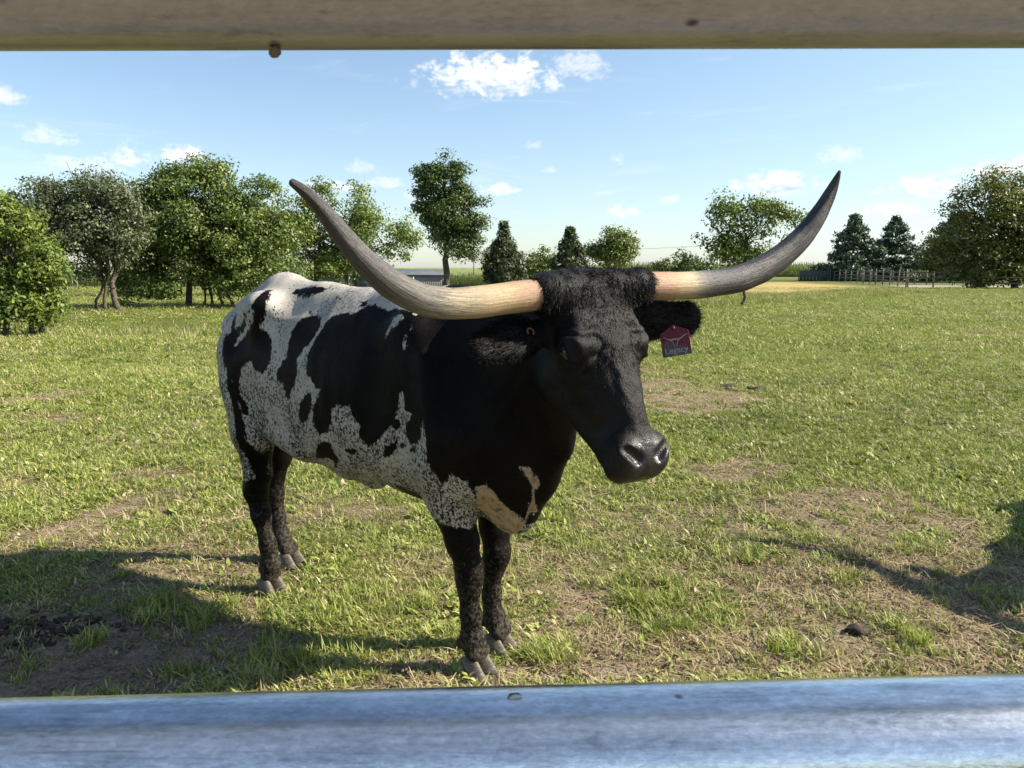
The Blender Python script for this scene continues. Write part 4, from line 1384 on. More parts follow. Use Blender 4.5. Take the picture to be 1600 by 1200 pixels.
    for s in (-1, 1):
        H.cap(hd(0.22, s * 0.062, -0.19), hd(0.40, s * 0.035, -0.135), 0.055, 0.042, 0.05)      # jaw
        H.ell(hd(0.20, s * 0.070, -0.15), (0.11, 0.045, 0.10), 0.05, HAX)                       # cheek
        H.cap(hd(0.12, s * 0.085, -0.025), hd(0.170, s * 0.108, -0.022), 0.03, 0.022, 0.03)      # brow
        H.cap(hd(0.22, s * 0.10, -0.085), hd(0.34, s * 0.055, -0.085), 0.022, 0.018, 0.04)      # face crest
        H.ell(hd(0.175, s * 0.104, -0.050), (0.046, 0.030, 0.040), 0.04, HAX)                   # orbit
        H.ell(hd(0.182, s * 0.134, -0.047), (0.030, 0.022, 0.022), 0.02, HAX, sub=True)         # eye socket
        H.cap(hd(0.155, s * 0.134, -0.030), hd(0.208, s * 0.131, -0.039), 0.013, 0.011, 0.010)   # upper lid
        H.cap(hd(0.165, s * 0.129, -0.071), hd(0.210, s * 0.124, -0.064), 0.011, 0.010, 0.010)   # lower lid
    H.ell(hd(0.478, 0, -0.075), (0.064, 0.088, 0.066), 0.04, HAX)
    H.ell(hd(0.505, 0, -0.072), (0.040, 0.072, 0.050), 0.03, HAX)                               # muzzle
    H.ell(hd(0.455, 0, -0.125), (0.058, 0.060, 0.036), 0.03, HAX)                               # chin
    for s in (-1, 1):
        H.ell(hd(0.478, s * 0.055, -0.036), (0.046, 0.036, 0.036), 0.020, HAX)
        H.ell(hd(0.512, s * 0.050, -0.070), (0.034, 0.040, 0.045), 0.022, HAX)
        H.cap(hd(0.503, s * 0.038, -0.008), hd(0.474, s * 0.070, -0.006), 0.017, 0.011, 0.010, sub=True)        # nostrils
    H.cap(hd(0.535, 0, -0.112), hd(0.46, 0.09, -0.112), 0.006, 0.005, 0.008, sub=True)          # mouth line
    H.cap(hd(0.535, 0, -0.112), hd(0.46, -0.09, -0.112), 0.006, 0.005, 0.008, sub=True)
    # ears
    for s, e1, e2 in ((-1, (0.100, -0.225, -0.13), (0.120, -0.315, -0.130)), (1, (0.075, 0.25, -0.11), (0.090, 0.385, -0.085))):
        ef = Hn if s < 0 else np.array([0.80, -0.50, -0.1])
        H.cap(hd(0.09, s * 0.11, -0.12), hd(*e1), 0.036, 0.062, 0.025, ef, 0.42)
        H.cap(hd(*e1), hd(*e2), 0.062, 0.050 if s < 0 else 0.060, 0.02, ef, 0.30)
        H.ell(hd(*(0.5 * (np.array(e1) + np.array(e2)) + (0, 0, 0.040 if s < 0 else 0.045))), (0.036, 0.075, 0.026), 0.02, HAX, sub=True)
    # skin folds on the neck and small bony relief
    return b


HORN_R = [(1.125, -0.24, 1.43), (1.081, -0.34, 1.424), (1.05, -0.415, 1.417), (1.019, -0.493, 1.408), (0.983, -0.587, 1.404), (0.955, -0.669, 1.419), (0.931, -0.747, 1.459), (0.909, -0.824, 1.525), (0.896, -0.882, 1.591), (0.889, -0.933, 1.65), (0.887, -0.976, 1.685), (0.89, -1.013, 1.7)]
HORN_L = [(1.215, -0.03, 1.447), (1.256, 0.06, 1.447), (1.294, 0.14, 1.446), (1.351, 0.258, 1.449), (1.411, 0.379, 1.462), (1.461, 0.475, 1.496), (1.507, 0.556, 1.549), (1.548, 0.622, 1.611), (1.581, 0.665, 1.682), (1.607, 0.689, 1.749), (1.626, 0.693, 1.8), (1.64, 0.682, 1.832)]
HORN_RR = [0.046, 0.046, 0.0455, 0.045, 0.044, 0.0425, 0.040, 0.032, 0.026, 0.020, 0.015, 0.009]
HORN_LR = [0.044, 0.045, 0.045, 0.045, 0.045, 0.045, 0.042, 0.038, 0.031, 0.023, 0.015, 0.005]


def smooth_curve(P, r, n):
    P = np.asarray(P, float)
    d = np.concatenate([[0], np.cumsum(np.linalg.norm(np.diff(P, axis=0), axis=1))])
    t = np.linspace(0, d[-1], n)
    Q = np.stack([np.interp(t, d, P[:, i]) for i in range(3)], 1)
    rr = np.interp(t, d, r)
    for _ in range(n // 8):
        Q[1:-1] = 0.25 * Q[:-2] + 0.5 * Q[1:-1] + 0.25 * Q[2:]
        rr[1:-1] = 0.25 * rr[:-2] + 0.5 * rr[1:-1] + 0.25 * rr[2:]
    return Q, rr


def horn_mesh(name, P, r, mat):
    n, seg = 90, 28
    Q, rr = smooth_curve(P, r, n)
    rng = np.random.default_rng(5)
    rr = rr * (1 + 0.012 * np.interp(np.arange(n), np.arange(0, n, 3), rng.normal(size=30)))
    V, F = sweep(Q, rr, seg)
    # flutes along the horn
    a = np.tile(np.arange(seg), n) / seg * 2 * np.pi
    u = np.repeat(np.linspace(0, 1, n), seg)
    ctr = np.repeat(Q, seg, 0)
    amp = 1 + 0.02 * np.sin(5 * a + 4 * u) * np.clip(u * 3 - 0.3, 0, 1) + 0.012 * np.sin(9 * a - 6 * u)
    ring = np.sin(u * 260 + 2 * np.sin(a + 1)) * np.exp(-((u - 0.10) / 0.07) ** 2) * 0.012 + 0.02 * np.exp(-((u - 0.17 - 0.006 * np.sin(a)) / 0.006) ** 2)
    V = ctr + (V - ctr) * (amp + ring)[:, None]
    V = np.vstack([V, Q[-1] + (Q[-1] - Q[-2]) / np.linalg.norm(Q[-1] - Q[-2]) * rr[-1] * 0.8])
    T = np.array([(len(V) - 1, (n - 1) * seg + k, (n - 1) * seg + (k + 1) % seg) for k in range(seg)])
    me = mesh_np(name, V, [F, T], mat)
    add_attr(me, 'along', np.append(u, 1.0))
    ang = np.append(np.cos(a), 0), np.append(np.sin(a), 0)
    add_attr(me, 'ringpos', np.stack([ang[0], ang[1], np.append(u, 1) * 6], 1), typ='FLOAT_VECTOR')
    return me


def hoof_mesh(mat):
    """one claw: toe towards +X, outer side towards +Y, sole at z = 0"""
    n, m = 20, 9
    V = []
    for j in range(m):
        z = j / (m - 1)
        k = 1.12 - 0.27 * z
        for i in range(n):
            a = 2 * np.pi * i / n
            x = (0.062 * np.cos(a) if np.cos(a) > 0 else 0.040 * np.cos(a)) * k - 0.036 * z
            y = 0.030 * np.sin(a) * (1 - 0.35 * max(0, np.cos(a)) ** 2) * k
            zz = 0.060 * z * (1 - 0.22 * np.cos(a) * 0 - 0.25 * (1 - np.cos(a)) / 2)
            V.append((x, y, zz))
    Q = [(j * n + i, j * n + (i + 1) % n, (j + 1) * n + (i + 1) % n, (j + 1) * n + i) for j in range(m - 1) for i in range(n)]
    V += [(0, 0, 0), (-0.028, 0, 0.07)]
    T = [(len(V) - 2, (i + 1) % n, i) for i in range(n)] + [(len(V) - 1, (m - 1) * n + i, (m - 1) * n + (i + 1) % n) for i in range(n)]
    return mesh_np('hoof', V, [np.array(Q), np.array(T)], mat)


HOOVES = [((-0.585, -0.13), -0.05), ((-0.775, 0.125), 0.1), ((0.668, -0.098), -0.06), ((0.618, 0.09), 0.08)]
COAT = {
    'rear quarter': ('b', [(-0.695, 0.25), (-0.64, 0.222), (-0.552, 0.205), (-0.476, 0.209), (-0.449, 0.196), (-0.447, 0.175), (-0.451, 0.146), (-0.481, 0.109), (-0.462, 0.094), (-0.397, 0.149), (-0.392, 0.183), (-0.41, 0.203), (-0.431, 0.221), (-0.425, 0.226), (-0.394, 0.222), (-0.366, 0.246), (-0.342, 0.283), (-0.333, 0.356), (-0.378, 0.397), (-0.456, 0.395), (-0.49, 0.344), (-0.538, 0.375), (-0.573, 0.448), (-0.569, 0.537), (-0.536, 0.596), (-0.546, 0.631), (-0.569, 0.63), (-0.589, 0.558), (-0.6, 0.515), (-0.611, 0.472), (-0.639, 0.417), (-0.673, 0.393), (-0.693, 0.318), (-0.707, 0.278)]),
    'rear stripe': ('w', [(-0.446, 0.196), (-0.454, 0.218), (-0.5, 0.237), (-0.523, 0.234), (-0.592, 0.261), (-0.613, 0.292), (-0.626, 0.287), (-0.617, 0.254), (-0.56, 0.227), (-0.476, 0.212)]),
    'loin': ('b', [(-0.381, 0.078), (-0.371, 0.057), (-0.316, 0.046), (-0.233, 0.044), (-0.183, 0.041), (-0.201, 0.066), (-0.261, 0.084), (-0.352, 0.082)]),
    'flank': ('b', [(-0.23, 0.286), (-0.244, 0.243), (-0.238, 0.191), (-0.218, 0.153), (-0.167, 0.135), (-0.099, 0.145), (-0.064, 0.187), (-0.074, 0.238), (-0.123, 0.281), (-0.153, 0.317), (-0.131, 0.369), (-0.148, 0.425), (-0.172, 0.465), (-0.202, 0.508), (-0.221, 0.471), (-0.234, 0.433), (-0.273, 0.427), (-0.279, 0.38), (-0.25, 0.341), (-0.224, 0.316)]),
    'side': ('b', [(-0.075, 0.348), (-0.078, 0.297), (-0.061, 0.246), (-0.049, 0.196), (-0.036, 0.151), (0.009, 0.132), (0.045, 0.123), (0.074, 0.133), (0.106, 0.104), (0.153, 0.089), (0.2, 0.099), (0.272, 0.113), (0.304, 0.103), (0.401, 0.142), (0.467, 0.156), (0.501, 0.147), (0.536, 0.137), (0.555, 0.165), (0.571, 0.194), (0.584, 0.223), (0.595, 0.252), (0.604, 0.283), (0.611, 0.316), (0.618, 0.35), (0.626, 0.385), (0.634, 0.42), (0.642, 0.454), (0.648, 0.487), (0.608, 0.544), (0.594, 0.494), (0.586, 0.487), (0.58, 0.548), (0.545, 0.576), (0.502, 0.591), (0.478, 0.573), (0.482, 0.522), (0.516, 0.474), (0.537, 0.446), (0.531, 0.39), (0.531, 0.345), (0.503, 0.342), (0.482, 0.372), (0.445, 0.411), (0.435, 0.469), (0.416, 0.507), (0.397, 0.545), (0.356, 0.576), (0.314, 0.617), (0.259, 0.646), (0.231, 0.627), (0.216, 0.601), (0.233, 0.554), (0.209, 0.53), (0.186, 0.479), (0.168, 0.49), (0.123, 0.482), (0.097, 0.506), (0.081, 0.562), (0.047, 0.611), (-0.013, 0.629), (-0.041, 0.596), (-0.031, 0.54), (-0.001, 0.473), (0.033, 0.434), (-0.007, 0.429), (-0.03, 0.397), (-0.061, 0.382)]),
    'sliver': ('w', [(0.349, 0.22), (0.369, 0.198), (0.373, 0.17), (0.39, 0.167), (0.432, 0.176), (0.408, 0.196), (0.371, 0.219)]),
    'sliver2': ('w', [(0.477, 0.198), (0.476, 0.156), (0.49, 0.153), (0.487, 0.178)]),
    'sliver3': ('w', [(0.455, 0.259), (0.455, 0.236), (0.463, 0.222), (0.468, 0.249)]),
    'front': ('b', [(0.484, 0.127), (0.521, 0.118), (0.565, 0.113), (0.609, 0.114), (0.661, 0.122), (0.712, 0.131), (0.771, 0.146), (1.012, 0.268), (1.031, 0.264), (1.042, 0.276), (1.056, 0.29), (1.062, 0.301), (0.933, 0.243), (0.943, 0.265), (0.953, 0.289), (0.961, 0.324), (0.966, 0.367), (0.968, 0.422), (0.969, 0.494), (0.957, 0.564), (0.946, 0.626), (0.936, 0.677), (0.924, 0.712), (0.911, 0.742), (0.876, 0.729), (0.853, 0.743), (0.817, 0.797), (0.788, 0.835), (0.785, 0.781), (0.79, 0.739), (0.79, 0.69), (0.792, 0.655), (0.773, 0.629), (0.761, 0.655), (0.742, 0.693), (0.711, 0.672), (0.697, 0.652), (0.671, 0.686), (0.64, 0.698), (0.636, 0.665), (0.615, 0.644), (0.607, 0.618), (0.609, 0.581), (0.608, 0.544), (0.603, 0.508), (0.597, 0.47), (0.589, 0.432), (0.584, 0.397), (0.579, 0.363), (0.573, 0.329), (0.567, 0.298), (0.559, 0.267), (0.55, 0.238), (0.539, 0.211), (0.525, 0.184), (0.509, 0.157)]),
    'front2': ('b', [(0.797, 0.688), (0.818, 0.698), (0.848, 0.695), (0.876, 0.692), (0.902, 0.694), (0.908, 0.721), (0.911, 0.757), (0.918, 0.813), (0.904, 0.856), (0.873, 0.88), (0.848, 0.894), (0.831, 0.866), (0.812, 0.841), (0.805, 0.799), (0.804, 0.759), (0.799, 0.724)]),
    'flankspot': ('b', [(-0.133, 0.575), (-0.112, 0.505), (-0.07, 0.458), (-0.027, 0.449), (-0.023, 0.493), (-0.068, 0.573), (-0.114, 0.595)]),
    'bellyspot': ('b', [(-0.161, 0.779), (-0.052, 0.674), (-0.002, 0.648), (0.036, 0.663), (0.034, 0.707), (0.038, 0.737), (-0.066, 0.811), (-0.007, 0.758), (-0.031, 0.733)]),
    'b1': ('b', [(0.183, 0.671), (0.171, 0.681), (0.15, 0.688), (0.126, 0.69), (0.11, 0.687), (0.108, 0.68), (0.119, 0.671), (0.14, 0.664), (0.163, 0.661), (0.18, 0.664)]),
    'b2': ('b', [(0.313, 0.679), (0.339, 0.64), (0.392, 0.608), (0.425, 0.585), (0.424, 0.619), (0.375, 0.663), (0.329, 0.682)]),
    'b3': ('b', [(0.47, 0.606), (0.464, 0.614), (0.45, 0.623), (0.435, 0.627), (0.425, 0.625), (0.423, 0.619), (0.429, 0.611), (0.44, 0.604), (0.454, 0.601), (0.465, 0.601)]),
    'b4': ('b', [(0.564, 0.593), (0.559, 0.599), (0.544, 0.606), (0.523, 0.612), (0.503, 0.615), (0.496, 0.612), (0.504, 0.603), (0.522, 0.594), (0.543, 0.589), (0.558, 0.589)]),
    'b5': ('b', [(0.323, 0.653), (0.318, 0.658), (0.308, 0.662), (0.298, 0.664), (0.291, 0.662), (0.29, 0.657), (0.295, 0.652), (0.304, 0.648), (0.315, 0.646), (0.322, 0.648)]),
    'b6': ('b', [(0.392, 0.546), (0.416, 0.512), (0.444, 0.499), (0.448, 0.533), (0.417, 0.56)]),
    't1': ('b', [(-0.052, 0.073), (-0.051, 0.077), (-0.059, 0.079), (-0.072, 0.078), (-0.085, 0.076), (-0.094, 0.072), (-0.095, 0.068), (-0.088, 0.066), (-0.075, 0.066), (-0.061, 0.069)]),
    't2': ('b', [(0.082, 0.099), (0.084, 0.084), (0.111, 0.08), (0.112, 0.093), (0.097, 0.102)]),
    't3': ('b', [(-0.184, 0.126), (-0.182, 0.13), (-0.185, 0.134), (-0.193, 0.134), (-0.203, 0.132), (-0.21, 0.127), (-0.211, 0.123), (-0.207, 0.12), (-0.2, 0.12), (-0.191, 0.121)]),
    'leg': ('b', [(-0.548, 0.832), (-0.79, -0.875), (-0.797, -0.88), (-0.592, 0.876), (-0.563, 0.844)]),
    'skin': ('s', [(0.763, 0.723), (0.79, 0.72), (0.803, 0.763), (0.804, 0.809), (0.82, 0.857), (0.837, 0.884), (0.85, 0.903), (0.829, 0.917), (0.79, 0.919), (0.757, 0.912), (0.706, 0.901), (0.692, 0.878), (0.695, 0.835), (0.743, 0.768)]),
    'skin2': ('s', [(0.906, 0.709), (0.921, 0.735), (0.935, 0.798), (0.938, 0.828), (0.931, 0.839), (0.919, 0.831), (0.904, 0.866), (0.884, 0.921), (0.871, 0.898), (0.85, 0.903), (0.869, 0.887), (0.896, 0.869), (0.918, 0.818), (0.914, 0.772)]),
}


def poly_sd(u, v, poly):
    """signed distance in the unrolled coat plane, positive inside"""
    P = np.array(poly)
    d = np.full(u.shape, 9.0)
    ins = np.zeros(u.shape, bool)
    for (x0, y0), (x1, y1) in zip(P, np.roll(P, -1, 0)):
        ex, ey = x1 - x0, y1 - y0
        L2 = ex * ex + ey * ey + 1e-12
        t = np.clip(((u - x0) * ex + (v - y0) * ey) / L2, 0, 1)
        d = np.minimum(d, np.hypot(u - x0 - t * ex, v - y0 - t * ey))
        c = ((y0 > v) != (y1 > v)) & (u < (x1 - x0) * (v - y0) / ((y1 - y0) + 1e-12) + x0)
        ins ^= c
    return np.where(ins, d, -d)


def coat_fields(P):
    """black patch depth, speckle density, bare skin, mud, wet nose for points in body space"""
    x, y, z = P[:, 0], P[:, 1], P[:, 2]
    u = x
    v = 0.3 * np.arctan2(np.abs(y), z - 1.0)
    black = np.full(len(P), -0.5)
    skin = np.full(len(P), -0.5)
    body = (x < 0.95) & ~((y > 0.03) & (x > 0.75))
    for nm, (k, poly) in COAT.items():
        q = np.array(poly)
        near = body & (u > q[:, 0].min() - 0.12) & (u < q[:, 0].max() + 0.12)
        s = np.full(len(P), -0.5)
        s[near] = poly_sd(u[near], v[near], poly)
        if k == 'b':
            black = np.maximum(black, s)
        elif k == 'w':
            black = np.where(s > -0.03, np.minimum(black, -s), black)
        else:
            sn = np.where(y < 0.06, s, -0.5)
            skin = np.maximum(skin, sn)
            black = np.where(sn > -0.02, np.minimum(black, -sn), black)
    # the front of the animal is all black
    front = np.where((z > 0.60), np.minimum((x - 0.74) * 1.0, 0.2), -0.5)
    front = np.where((z > 1.0), np.maximum(front, np.minimum(x - 0.47, 0.2)), front)
    front = np.where((x > 0.92), 0.2, front)
    front = np.where((skin > -0.03) & (x < 1.0), np.minimum(front, -skin), front)
    black = np.maximum(black, front)
    # lower legs
    hn = (x < -0.3) & (y < 0.0)
    hf = (x < -0.3) & (y >= 0.0)
    black = np.where(hn, np.maximum(black, np.clip(0.535 - z + 0.3 * (x + 0.66), -0.2, 0.2)), black)
    black = np.where(hf, np.maximum(black, np.clip(0.64 - z, -0.2, 0.2)), black)
    fr = (x > 0.3) & (x < 0.80)
    black = np.where(fr & (y < 0.0) & (skin < 0.01), np.maximum(black, np.clip(0.615 - z - 0.35 * np.clip(x - 0.52, -0.3, 0.3), -0.2, 0.2)), black)
    black = np.where(fr & (y >= 0.0), np.maximum(black, np.clip(0.66 - z, -0.2, 0.2)), black)
    speck = np.interp(z, [0.5, 0.72, 0.95, 1.1, 1.22, 1.4], [0.54, 0.49, 0.44, 0.37, 0.31, 0.28])
    speck = speck + np.where((x < -0.4) & (z < 1.0), 0.06, 0.0)
    mud = np.interp(z, [0.0, 0.12, 0.35, 0.6], [0.75, 0.55, 0.4, 0.0])
    nose = np.linalg.norm((P - hd(0.510, 0, -0.045)) / np.array([0.085, 0.085, 0.075]), axis=1)
    wet = np.clip(1.5 - nose, 0, 1)
    face = np.clip((x - 0.98) * 12, 0, 1) * np.clip((z - 0.85) * 10, 0, 1)
    return black, speck, skin, mud, wet, face


def put_coat(me, P):
    b, s, k, m, w, f = coat_fields(P)
    for nm, a in (('black', b), ('speck', s), ('skin', k), ('mud', m), ('wet', w), ('face', f)):
        add_attr(me, nm, a)


def coat_material(name, hair=False):
    m, t, out = material(name)
    co = t.new('ShaderNodeTexCoord').outputs['Object']
    stretched = t.mapping(co, scale=(1, 1, 0.55))
    e1 = t.math('SUBTRACT', t.noise(stretched, 45, 4, 0.7), 0.5)
    e2 = t.math('SUBTRACT', t.noise(stretched, 160, 2, 0.6), 0.5)
    edge = t.math('ADD', t.math('MULTIPLY', e1, 0.045), t.math('MULTIPLY', e2, 0.02))
    black = t.step(t.math('ADD', t.attr('black'), edge), -0.0015, 0.0025)
    n1 = t.noise(t.mapping(co, scale=(1, 1, 0.72)), 112, 3, 0.62, 0.3)
    n2 = t.noise(t.mapping(co, scale=(1, 1, 0.8), loc=(3, 1, 7)), 190, 2, 0.6)
    sp = t.math('ADD', t.math('MULTIPLY', n1, 0.68), t.math('MULTIPLY', n2, 0.32))
    thr = t.math('SUBTRACT', 0.70, t.math('MULTIPLY', t.attr('speck'), 0.40))
    thr = t.math('ADD', thr, t.math('MULTIPLY', t.math('SUBTRACT', t.noise(t.mapping(co, scale=(1, 1, 0.6), loc=(2, 5, 1)), 11, 3, 0.6), 0.5), 0.26))
    speck = t.step(sp, t.math('SUBTRACT', thr, 0.03), t.math('ADD', thr, 0.04))
    dark = t.math('MAXIMUM', black, t.math('MULTIPLY', speck, 0.94))
    big = t.noise(co, 9, 3)
    white = t.ramp(big, [(0.3, (0.35, 0.325, 0.28)), (0.7, (0.46, 0.435, 0.39))])
    white = t.mix(t.math('MULTIPLY', t.step(t.noise(stretched, 7, 5, 0.7), 0.50, 0.72), 0.55), white, (0.30, 0.245, 0.18, 1))
    blk = t.ramp(t.noise(co, 6, 4), [(0.35, (0.0024, 0.0023, 0.0024)), (0.75, (0.0075, 0.006, 0.0052))])
    c = t.mix(dark, white, blk)
    skinc = t.ramp(t.noise(stretched, 40, 4, 0.7), [(0.30, (0.02, 0.017, 0.015)), (0.43, (0.30, 0.215, 0.135)), (0.60, (0.40, 0.30, 0.19)), (0.8, (0.50, 0.39, 0.27))])
    c = t.mix(t.step(t.math('ADD', t.attr('skin'), t.math('MULTIPLY', edge, 0.5)), -0.001, 0.003), c, skinc)
    mudn = t.noise(co, 70, 6, 0.8)
    mudm = t.step(t.math('ADD', mudn, t.math('MULTIPLY', t.attr('mud'), 0.32)), 0.60, 0.78)
    c = t.mix(t.math('MULTIPLY', mudm, 0.7), c, (0.095, 0.078, 0.060, 1))
    wet = t.math('MULTIPLY', t.step(t.attr('wet'), 0.15, 0.65), t.math('ADD', 0.55, t.math('MULTIPLY', t.step(t.noise(co, 30, 3), 0.4, 0.6), 0.45)))
    c = t.mix(wet, c, (0.013, 0.012, 0.013, 1))
    fl = t.mapping(co, scale=(1, 1, 0.35))
    fur = t.noise(fl, 260, 3, 0.7)
    folds = t.noise(t.mapping(co, scale=(1, 1, 0.4)), 16, 3, 0.55)
    pores = t.new('ShaderNodeTexVoronoi')
    t.put(pores.inputs['Vector'], co)
    pores.inputs['Scale'].default_value = 190
    hgt = t.math('ADD', t.math('MULTIPLY', fur, t.math('SUBTRACT', 1.0, wet)), t.math('MULTIPLY', folds, 0.9))
    hgt = t.math('ADD', hgt, t.math('MULTIPLY', t.math('MULTIPLY', pores.outputs['Distance'], wet), 0.25))
    nrm = t.bump(hgt, 0.55, 0.006)
    rough = t.math('ADD', t.math('MULTIPLY', wet, -0.17), t.math('ADD', 0.46 if hair else 0.47, t.math('MULTIPLY', mudm, 0.2)))
    b = principled(t, out, c, rough, 0.0, t.math('ADD', t.math('ADD', 0.06, t.math('MULTIPLY', t.attr('face'), 0.11)), t.math('MULTIPLY', wet, 0.25)), nrm)
    b.inputs['Sheen Weight'].default_value = 0.08 if hair else 0.0
    b.inputs['Sheen Roughness'].default_value = 0.45
    return m


def horn_material():
    m, t, out = material('horn keratin')
    u = t.attr('along')
    rp = t.attr('ringpos', 'Vector')
    streak = t.noise(t.mapping(rp, scale=(2.2, 2.2, 0.55)), 3.2, 6, 0.72, 0.5)
    fine = t.noise(t.mapping(rp, scale=(9, 9, 0.8)), 4.0, 4, 0.7)
    ring = t.noise(t.mapping(rp, scale=(0.5, 0.5, 9)), 2.0, 3, 0.6)
    oi = t.new('ShaderNodeObjectInfo')
    dark = t.attr('tone', 'Fac', 'OBJECT')
    uu = t.math('ADD', u, t.math('MULTIPLY', t.math('SUBTRACT', streak, 0.5), 0.30))
    uu = t.math('ADD', uu, t.math('MULTIPLY', dark, t.step(u, 0.16, 0.40)))
    c = t.ramp(uu, [(0.0, (0.25, 0.145, 0.090)), (0.13, (0.31, 0.185, 0.115)), (0.22, (0.37, 0.265, 0.145)), (0.36, (0.36, 0.285, 0.175)),
                    (0.47, (0.165, 0.145, 0.115)), (0.62, (0.062, 0.056, 0.051)), (0.84, (0.032, 0.029, 0.028)), (0.97, (0.020, 0.019, 0.018))])
    c = t.mix(t.math('MULTIPLY', t.math('MULTIPLY', t.step(t.math('ADD', t.math('MULTIPLY', fine, 0.5), t.math('MULTIPLY', streak, 0.5)), 0.48, 0.60), t.step(u, 0.22, 0.42)), 0.85), c, (0.030, 0.027, 0.024, 1))
    c = t.mix(t.math('MULTIPLY', t.step(t.noise(t.mapping(rp, scale=(4, 4, 0.5), loc=(5, 2, 1)), 3.5, 4, 0.7), 0.55, 0.68), t.math('MULTIPLY', t.step(u, 0.3, 0.55), 0.55)), c, (0.27, 0.245, 0.205, 1))
    c = t.mix(t.math('MULTIPLY', t.step(ring, 0.60, 0.72), 0.35), c, (0.19, 0.10, 0.06, 1))
    h = t.math('ADD', t.math('ADD', streak, t.math('MULTIPLY', fine, 0.5)), t.math('MULTIPLY', ring, 0.25))
    principled(t, out, c, t.math('ADD', 0.36, t.math('MULTIPLY', fine, 0.2)), 0, 0.45, t.bump(h, 0.55, 0.006))
    return m


def hoof_material():
    m, t, out = material('hoof horn')
    co = t.new('ShaderNodeTexCoord').outputs['Object']
    a = t.noise(t.mapping(co, scale=(1, 1, 2.5)), 45, 5, 0.75)
    c = t.ramp(a, [(0.3, (0.035, 0.029, 0.022)), (0.5, (0.11, 0.095, 0.075)), (0.72, (0.22, 0.195, 0.16))])
    principled(t, out, c, 0.7, 0, 0.3, t.bump(t.noise(t.mapping(co, scale=(1, 1, 4)), 60, 5), 0.6, 0.004))
    return m


def eye_material():
    m, t, out = material('eye')
    co = t.new('ShaderNodeTexCoord').outputs['Object']
    principled(t, out, t.ramp(t.noise(co, 60, 2), [(0.3, (0.006, 0.004, 0.003)), (0.8, (0.02, 0.012, 0.008))]), 0.06, 0, 0.6)
    return m


def tri_points(V, T, n, rng, weight=None):
    a = np.linalg.norm(np.cross(V[T[:, 1]] - V[T[:, 0]], V[T[:, 2]] - V[T[:, 0]]), axis=1)
    if weight is not None:
        a = a * weight
    i = rng.choice(len(T), n, p=a / a.sum())
    r1, r2 = np.sqrt(rng.random(n)), rng.random(n)
    return (1 - r1)[:, None] * V[T[i, 0]] + (r1 * (1 - r2))[:, None] * V[T[i, 1]] + (r1 * r2)[:, None] * V[T[i, 2]]


def strands(name, root, dirs, length, width, mat, parent, seg=1, curl=0.0, droop=0.0, rng=None, nrm=None):
    """tapered ribbon hairs, all one mesh"""
    n = len(root)
    side = np.cross(dirs, rng.normal(size=(n, 3)))
    side /= np.linalg.norm(side, axis=1)[:, None] + 1e-9
    P = root.copy()
    d = dirs.copy()
    rows = []
    ph = rng.random(n) * 6.28
    fq = rng.uniform(2.2, 4.2, n)
    bi = np.cross(d, side)
    for k in range(seg + 1):
        t = k / seg
        w = width * (1 - t) if seg == 1 else width * (1 - 0.85 * t)
        off = curl * length[:, None] * t * (np.sin(ph + fq * 2.2 * t)[:, None] * bi + np.cos(ph * 1.7 + fq * 1.8 * t)[:, None] * side) if curl else 0
        rows.append((P + off - side * np.reshape(w, (-1, 1)) / 2, P + off + side * np.reshape(w, (-1, 1)) / 2))
        d = d + np.array([0, 0, -droop / seg])
        d /= np.linalg.norm(d, axis=1)[:, None]
        P = P + d * (length / seg)[:, None]
    if seg == 1:
        V = np.stack([rows[0][0], rows[0][1], (rows[1][0] + rows[1][1]) / 2], 1).reshape(-1, 3)
        F = np.arange(3 * n).reshape(-1, 3)
        rootidx = 3
    else:
        V = np.stack([p for r in rows for p in r], 1).reshape(-1, 3)
        b = (np.arange(n) * 2 * (seg + 1))[:, None]
        F = np.concatenate([b + np.array([[2 * k, 2 * k + 1, 2 * k + 3, 2 * k + 2]]) for k in range(seg)])
        rootidx = 2 * (seg + 1)
    o = obj_np(name, V, F, mat, parent)
    put_coat(o.data, np.repeat(root, rootidx, 0))
    tag(o, kind='stuff')
    return o


